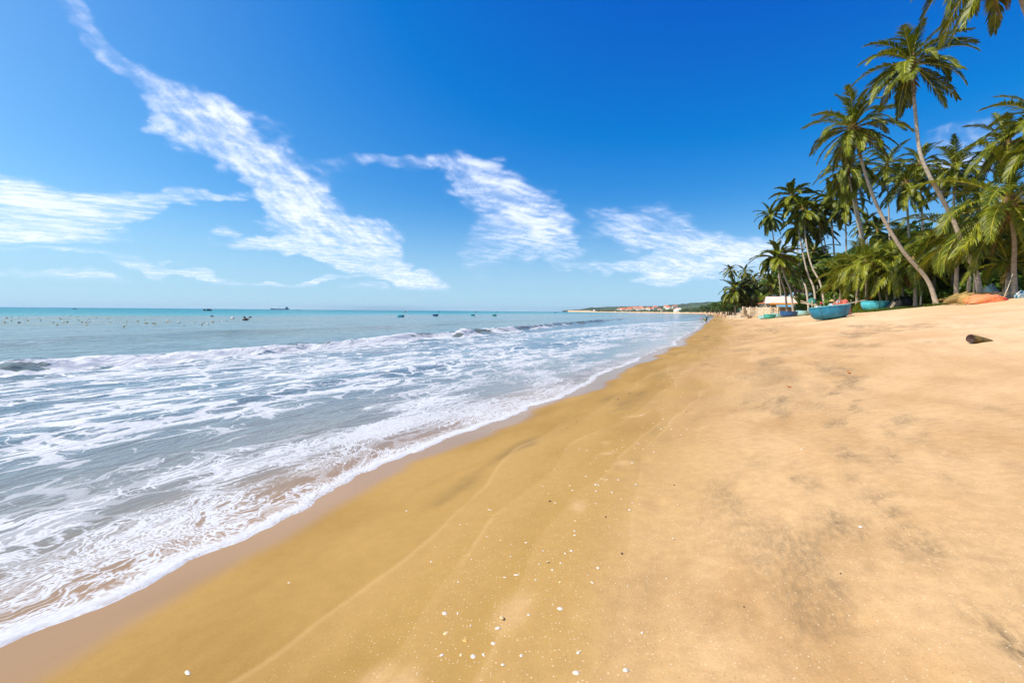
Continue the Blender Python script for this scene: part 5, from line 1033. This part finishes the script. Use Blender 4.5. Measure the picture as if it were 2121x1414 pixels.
# ------------------------------------------------------------------ settlement on the far headland
def villa_meshes(w, d, h, rh):
    a = MB(); a.box((0, 0, h / 2 - .5), (w, d, h + 1)); c = MB(); c.v += [(-w * .56, -d * .58, h), (w * .56, -d * .58, h), (w * .56, d * .58, h), (-w * .56, d * .58, h), (-w * .3, 0, h + rh), (w * .3, 0, h + rh)]
    for q in ((0, 1, 5, 4), (1, 2, 5), (2, 3, 4, 5), (3, 0, 4), (3, 2, 1, 0)): c.face(q)
    return a.mesh('wall', M_WALLW), c.mesh('roof', M_TILE)
VM = [villa_meshes(16, 11, 6, 4), villa_meshes(22, 12, 8, 4.5), villa_meshes(12, 10, 5, 3.5)]
PALEROOF = VM[2][1].copy(); PALEROOF.materials.clear(); PALEROOF.materials.append(M_WALLW)
rs = random.Random(9)
def villa(px, up, k, white, lab, grp, sc_=1.0):
    r = coast(px) + 40 + up; d0 = ray(px, 640); d0 = Vector((d0.x, d0.y, 0)).normalized(); hit = None
    p = d0 * r; kk = 2121 * FOCAL / 36
    crest = float(np.interp(px, [1172, 1230, 1290, 1340, 1400, 1450, 1490], [644.5, 642, 640, 637.5, 637, 637, 636])); hz = 644.6 + (px - 1060.5) * .00877
    top = CAM_H + (hz - crest) / kk * math.cos(math.atan2(d0.x, d0.y)) * (coast(px) + 30 + 252); u = min(1, max(0, (up + 10) / 252)); z = 1.5 + max(0, top - 1.5) * math.sin(u * math.pi / 2)
    root = empty('far_house', (p.x, p.y, z - .5), rs.uniform(-.5, .5) - math.atan2(p.x, p.y), sc_); tag(root, lab, 'house', grp); obj('wall', VM[k][0], root); obj('roof', PALEROOF if white and k == 2 else VM[k][1], root)
for i in range(44):
    px = rs.choice([rs.uniform(1281, 1340), rs.uniform(1300, 1345), rs.uniform(1340, 1410)]); villa(px, rs.uniform(60, 235), rs.randint(0, 1), False, 'tiny orange-roofed house on the slope of the far headland', 'orange-roofed houses on the headland')
for i in range(14):
    px = rs.choice([rs.uniform(1196, 1232), rs.uniform(1335, 1372), rs.uniform(1395, 1410)]); villa(px, rs.uniform(5, 90), 2, True, 'tiny white house by the shore of the far headland', 'white houses on the headland', rs.uniform(.7, 1.1))
# ------------------------------------------------------------------ husk, leaves, shells and pebbles on the sand
ph_ = on_ground(2031, 709); hk = empty('coconut_husk', ph_, rad(-12)); tag(hk, 'brown husk of a palm frond base lying on the dry sand at the right', 'husk')
b = MB(); N = 10
for i in range(N + 1):
    u = i / N; r = .125 * (1 - u) ** .55 * (1 if u > .02 else .95) + .004; x = -.22 + .50 * u
    for k in range(12):
        a = 2 * math.pi * k / 12; b.v.append((x, math.cos(a) * r * 1.25, .075 + math.sin(a) * r * (1.0 if math.sin(a) > 0 else .7) - .05 * u))
for i in range(N):
    for k in range(12): b.face((i * 12 + k, i * 12 + (k + 1) % 12, (i + 1) * 12 + (k + 1) % 12, (i + 1) * 12 + k))
b.face([N * 12 + k for k in range(12)]); b.build('husk_body', M_HUSK, hk, smooth=True)
b = MB(); c0 = len(b.v); b.v.append((-.16, 0, .08))
for k in range(12): a = 2 * math.pi * k / 12; b.v.append((-.221, math.cos(a) * .122 * 1.25, .075 + math.sin(a) * .122 * (1.0 if math.sin(a) > 0 else .7)))
for k in range(12): b.face((0, 1 + k, 1 + (k + 1) % 12))
b.build('open_end', M_HUSKD, hk)
def clam(L, W, H, seed):
    rs_ = random.Random(seed); b = MB(); n, m_ = 14, 5; b.v.append((0, 0, H))
    for j in range(1, m_ + 1):
        u = j / m_
        for k in range(n):
            a = 2 * math.pi * k / n; r = u * (1 - .22 * math.cos(a)) * (1 + .03 * rs_.uniform(-1, 1)); b.v.append((math.cos(a) * r * L, math.sin(a) * r * W, H * math.cos(u * math.pi / 2) ** .8 - (.002 if j == m_ else 0)))
    for k in range(n): b.face((0, 1 + k, 1 + (k + 1) % n))
    for j in range(m_ - 1):
        for k in range(n): b.face((1 + j * n + k, 1 + (j + 1) * n + k, 1 + (j + 1) * n + (k + 1) % n, 1 + j * n + (k + 1) % n))
    return b
def snail(R):
    b = MB(); n = 14; N = 26
    pts, rr = [], []
    for i in range(N):
        u = i / (N - 1); a = u * 4.2 * math.pi; r = R * .62 * math.exp(-.17 * (4.2 * math.pi - a)) ; pts.append((math.cos(a) * r, math.sin(a) * r, R * .45 + R * .5 * (1 - u))); rr.append(max(.06 * R, r * .62))
    b.tube(pts, rr, 9); return b
def pebble(seed):
    rs_ = random.Random(seed); b = MB(); b.lathe([(0, -.35), (.6, -.25), (1, .1), (.8, .45), (.35, .62), (0, .66)], 10, 1, .7, fn=lambda x, y, z: (x * (1 + .12 * math.sin(3 * y + seed)), y, z)); return b
SM = {'white': clam(1, .78, .27, 1).mesh('shell', M_SHELL, True), 'cream': clam(1, .72, .30, 2).mesh('shell', M_SHELL2, True), 'orange': clam(1, .7, .4, 3).mesh('shell', M_SHELLO, True), 'long': clam(1.35, .5, .26, 4).mesh('shell', M_SHELL, True), 'snail': snail(1.0).mesh('snail_shell', M_SHELL2, True), 'dark': pebble(3).mesh('pebble', M_STONE, True), 'bit': clam(.9, .75, .38, 5).mesh('shell_bit', M_SHELL, True)}
BIG = [('round yellow snail shell casting a dark shadow, largest near the bottom', 1040, 1281, .026, 'snail'), ('ring-like snail shell with a dark hollow', 1135, 1165, .018, 'snail'), ('oval cream shell left of the large yellow snail shell', 922, 1270, .026, 'white'), ('oval cream shell lower left of the large yellow snail shell', 923, 1311, .024, 'cream'),
 ('broken orange shell below and left of the large yellow snail shell', 965, 1326, .022, 'orange'), ('white oval shell just below the large yellow snail shell', 1032, 1300, .024, 'white'), ('white shell lower left of the white oval pair', 1021, 1331, .020, 'white'), ('tall white shell near the bottom edge, left of centre', 980, 1358, .024, 'white'), ('small white shell near the bottom left of the shell group', 916, 1355, .018, 'white'),
 ('pale pear-shaped shell with a scratch in the sand below it', 1159, 1259, .026, 'white'), ('white drilled shell at the bottom edge', 1194, 1393, .026, 'white'), ('white knobbly shell at the bottom edge, right of the drilled one', 1295, 1387, .022, 'bit'), ('small grey-banded shell above the yellow snail shell', 975, 1295, .014, 'long'), ('white and dark mussel-shaped shell above the shell group', 1068, 1190, .020, 'long'),
 ('pinkish shell chip left of the white oval shell', 948, 1270, .014, 'long'), ('white shell beside the ring-like snail shell', 1117, 1167, .014, 'white'), ('long white shell lying alone at the bottom left', 388, 1391, .030, 'long'), ('tiny white shell alone on the smooth sand at the left', 598, 1206, .013, 'white'), ('orange shell on the smooth wet sand', 1026, 1067, .020, 'orange'), ('dark pebble upper right of the orange shell', 1139, 1038, .018, 'dark'),
 ('pale shell bit beside the orange shell', 1012, 1055, .016, 'white'), ('nearest of two dark pebbles on the wet sand by the swash', 1280, 827, .030, 'dark'), ('dark pebble right of the white shell on the far wet sand', 1304, 815, .028, 'dark'), ('white shell standing between two dark pebbles', 1297, 808, .026, 'white'), ('yellow shell lump on the shell line', 1254, 975, .022, 'orange'), ('pale pebble with a dark side among the shell line', 1180, 1005, .020, 'cream'),
 ('white shell on the dry sand at the right', 1782, 1090, .022, 'white'), ('dark pebble at the edge of the dry sand', 1288, 1146, .016, 'dark'), ('black pebble on the dry sand at the bottom right', 1541, 1256, .008, 'dark'), ('white shell far out on the dry sand at the right', 2032, 845, .022, 'white'), ('white shell bit in the middle of the dry sand', 1660, 930, .020, 'white'), ('white shell chip at the right edge of the sand', 2110, 1380, .014, 'white'), ('dark pebble on the upper shell line', 1422, 853, .026, 'dark'), ('white shell right above the dark pebble on the upper shell line', 1421, 846, .022, 'white')]
def lay(name, mesh, p, r, lab, grp=None, cat='shell'):
    rs_ = random.Random(int(p.x * 977 + p.y * 313)); e = .05
    nx, ny = gz(p.x - e, p.y) - gz(p.x + e, p.y), gz(p.x, p.y - e) - gz(p.x, p.y + e); q = Vector((0, 0, 1)).rotation_difference(Vector((nx, ny, 2 * e)).normalized()) @ Euler((rs_.uniform(-.15, .15), rs_.uniform(-.15, .15), rs_.uniform(0, 6.28))).to_quaternion()
    o = obj(name, mesh, None, p, q.to_euler(), (r,) * 3); tag(o, lab, cat, grp); return o
for lab, px, py, r, k in BIG: lay({'dark': 'pebble', 'snail': 'snail_shell'}.get(k, 'seashell'), SM[k], on_ground(px, py), r * .74, lab, None, 'pebble' if k == 'dark' else 'shell')
SHELLS = [(842,1057),(893,1163),(1017,1056),(1046,1195),(1110,1200),(1095,1272),(949,1205),(1037,1118),(1057,1152),(1089,1123),(1125,1140),(1144,1179),(1160,1205),(1170,1145),(1184,1140),(1190,1099),(1190,1108),(1192,1078),(1227,1206),(1238,1175),(1161,1165),(1268,1019),(1288,1033),(1325,1044),(1304,1055),(1234,1042),(1233,1004),(1136,1021),(1150,1041),(1186,1015),(1213,986),(1240,1004),(1246,991),(1235,1002),(1223,960),(1234,948),(1253,993),(1257,993),(1280,993),(1235,1016),(1317,1003),(1080,1356),(955,1356),(1002,1356),(1041,1375),(1330,1310),(1198,1350),(1203,1347),
          (1200,930),(1172,930),(1215,932),(1270,933),(1278,930),(1289,926),(1289,911),(1322,918),(1315,928),(1332,930),(1340,912),(1354,935),(1352,922),(1309,958),(1323,963),(1342,928),(1352,876),(1370,888),(1364,885),(1376,884),(1390,889),(1374,868),(1331,885),(1328,860),(1298,857),(1268,855),(1372,846),(1386,875),(1414,812),(1399,800),(1375,785),(1394,782),(1362,797),(1410,822),(1436,815),(1380,800),(1383,770),(1390,790),(1366,779),(1429,770),(1415,780),(1448,760),(1440,745),(1461,742),(1400,748),(1421,737),(1452,726),(1470,730),(1467,700),(1445,712),(1480,720),(1490,690),(1424,889),(1410,901)]
for i, (px, py) in enumerate(SHELLS):
    p = on_ground(px, py); d = p.y; lay('seashell', SM[['white', 'bit', 'cream', 'long', 'white'][i % 5]], p, rs.uniform(.006, .011) + d * .0008, 'small pale shell in the line of shells along the damp sand', 'shells along the damp sand')
for i in range(95):
    if i < 60: sp, t_ = rs.uniform(1.6, 3.6), 2.5 + 30 * rs.random() ** 1.6
    else: sp, t_ = rs.uniform(3.5, 9), 2 + 22 * rs.random() ** 1.5
    x, y = xy_of(sp, t_); p = Vector((float(x), float(y), gz(x, y)))
    lay('seashell', SM[['white', 'bit', 'cream', 'white'][i % 4]], p, rs.uniform(.003, .007) + p.y * .0006, 'tiny pale shell chip scattered up the beach', 'shell chips scattered up the beach')
for i in range(26):
    sp, t_ = rs.uniform(1.2, 7), 1.5 + 20 * rs.random() ** 1.5; x, y = xy_of(sp, t_); p = Vector((float(x), float(y), gz(x, y))); lay('pebble', SM['dark'], p, rs.uniform(.004, .008) + p.y * .0006, 'tiny dark pebble scattered on the sand', 'dark pebbles on the sand', 'pebble')
def dry_leaf(lab, px, py, r, seed):
    rs_ = random.Random(seed); b = MB()
    for i in range(7):
        u = i / 6; w = math.sin(u * math.pi) * .45 + .02; b.v += [(u * 2 - 1, -w, .25 * (2 * u - 1) ** 2 + .12), (u * 2 - 1, 0, .25 * (2 * u - 1) ** 2), (u * 2 - 1, w, .25 * (2 * u - 1) ** 2 + .30)]
    for i in range(6):
        for k in (0, 1): b.face((i * 3 + k, i * 3 + k + 1, i * 3 + k + 4, i * 3 + k + 3))
    tag(b.build('dry_leaf', M_ONET, None, lift(on_ground(px, py), .005), (.1, 0, seed), scale=(r,) * 3), lab, 'leaf')
dry_leaf('curled orange-brown dry leaf on the dry sand, the larger one', 1758, 773, .085, 1); dry_leaf('small flat orange leaf left of the curled dry leaf', 1634, 802, .06, 2)

# ------------------------------------------------------------------ sea air: thin haze round the whole place
hz_b = MB(); hz_b.box((0, 0, 57), (47000, 47000, 126)); hz_m = bpy.data.materials.new('sea_air'); hz_m.use_nodes = True; hz_g = NT(hz_m.node_tree); hz_g.n.clear()
hz_o = hz_g.node('ShaderNodeOutputMaterial'); hz_v = hz_g.node('ShaderNodeVolumePrincipled'); hz_v.inputs['Color'].default_value = (.66, .86, 1.0, 1); hz_v.inputs['Density'].default_value = 4.5e-5; hz_v.inputs['Anisotropy'].default_value = .2
hz_g.l.new(hz_v.outputs[0], hz_o.inputs['Volume']); tag(hz_b.build('haze', hz_m), kind='stuff')
#--MORE--
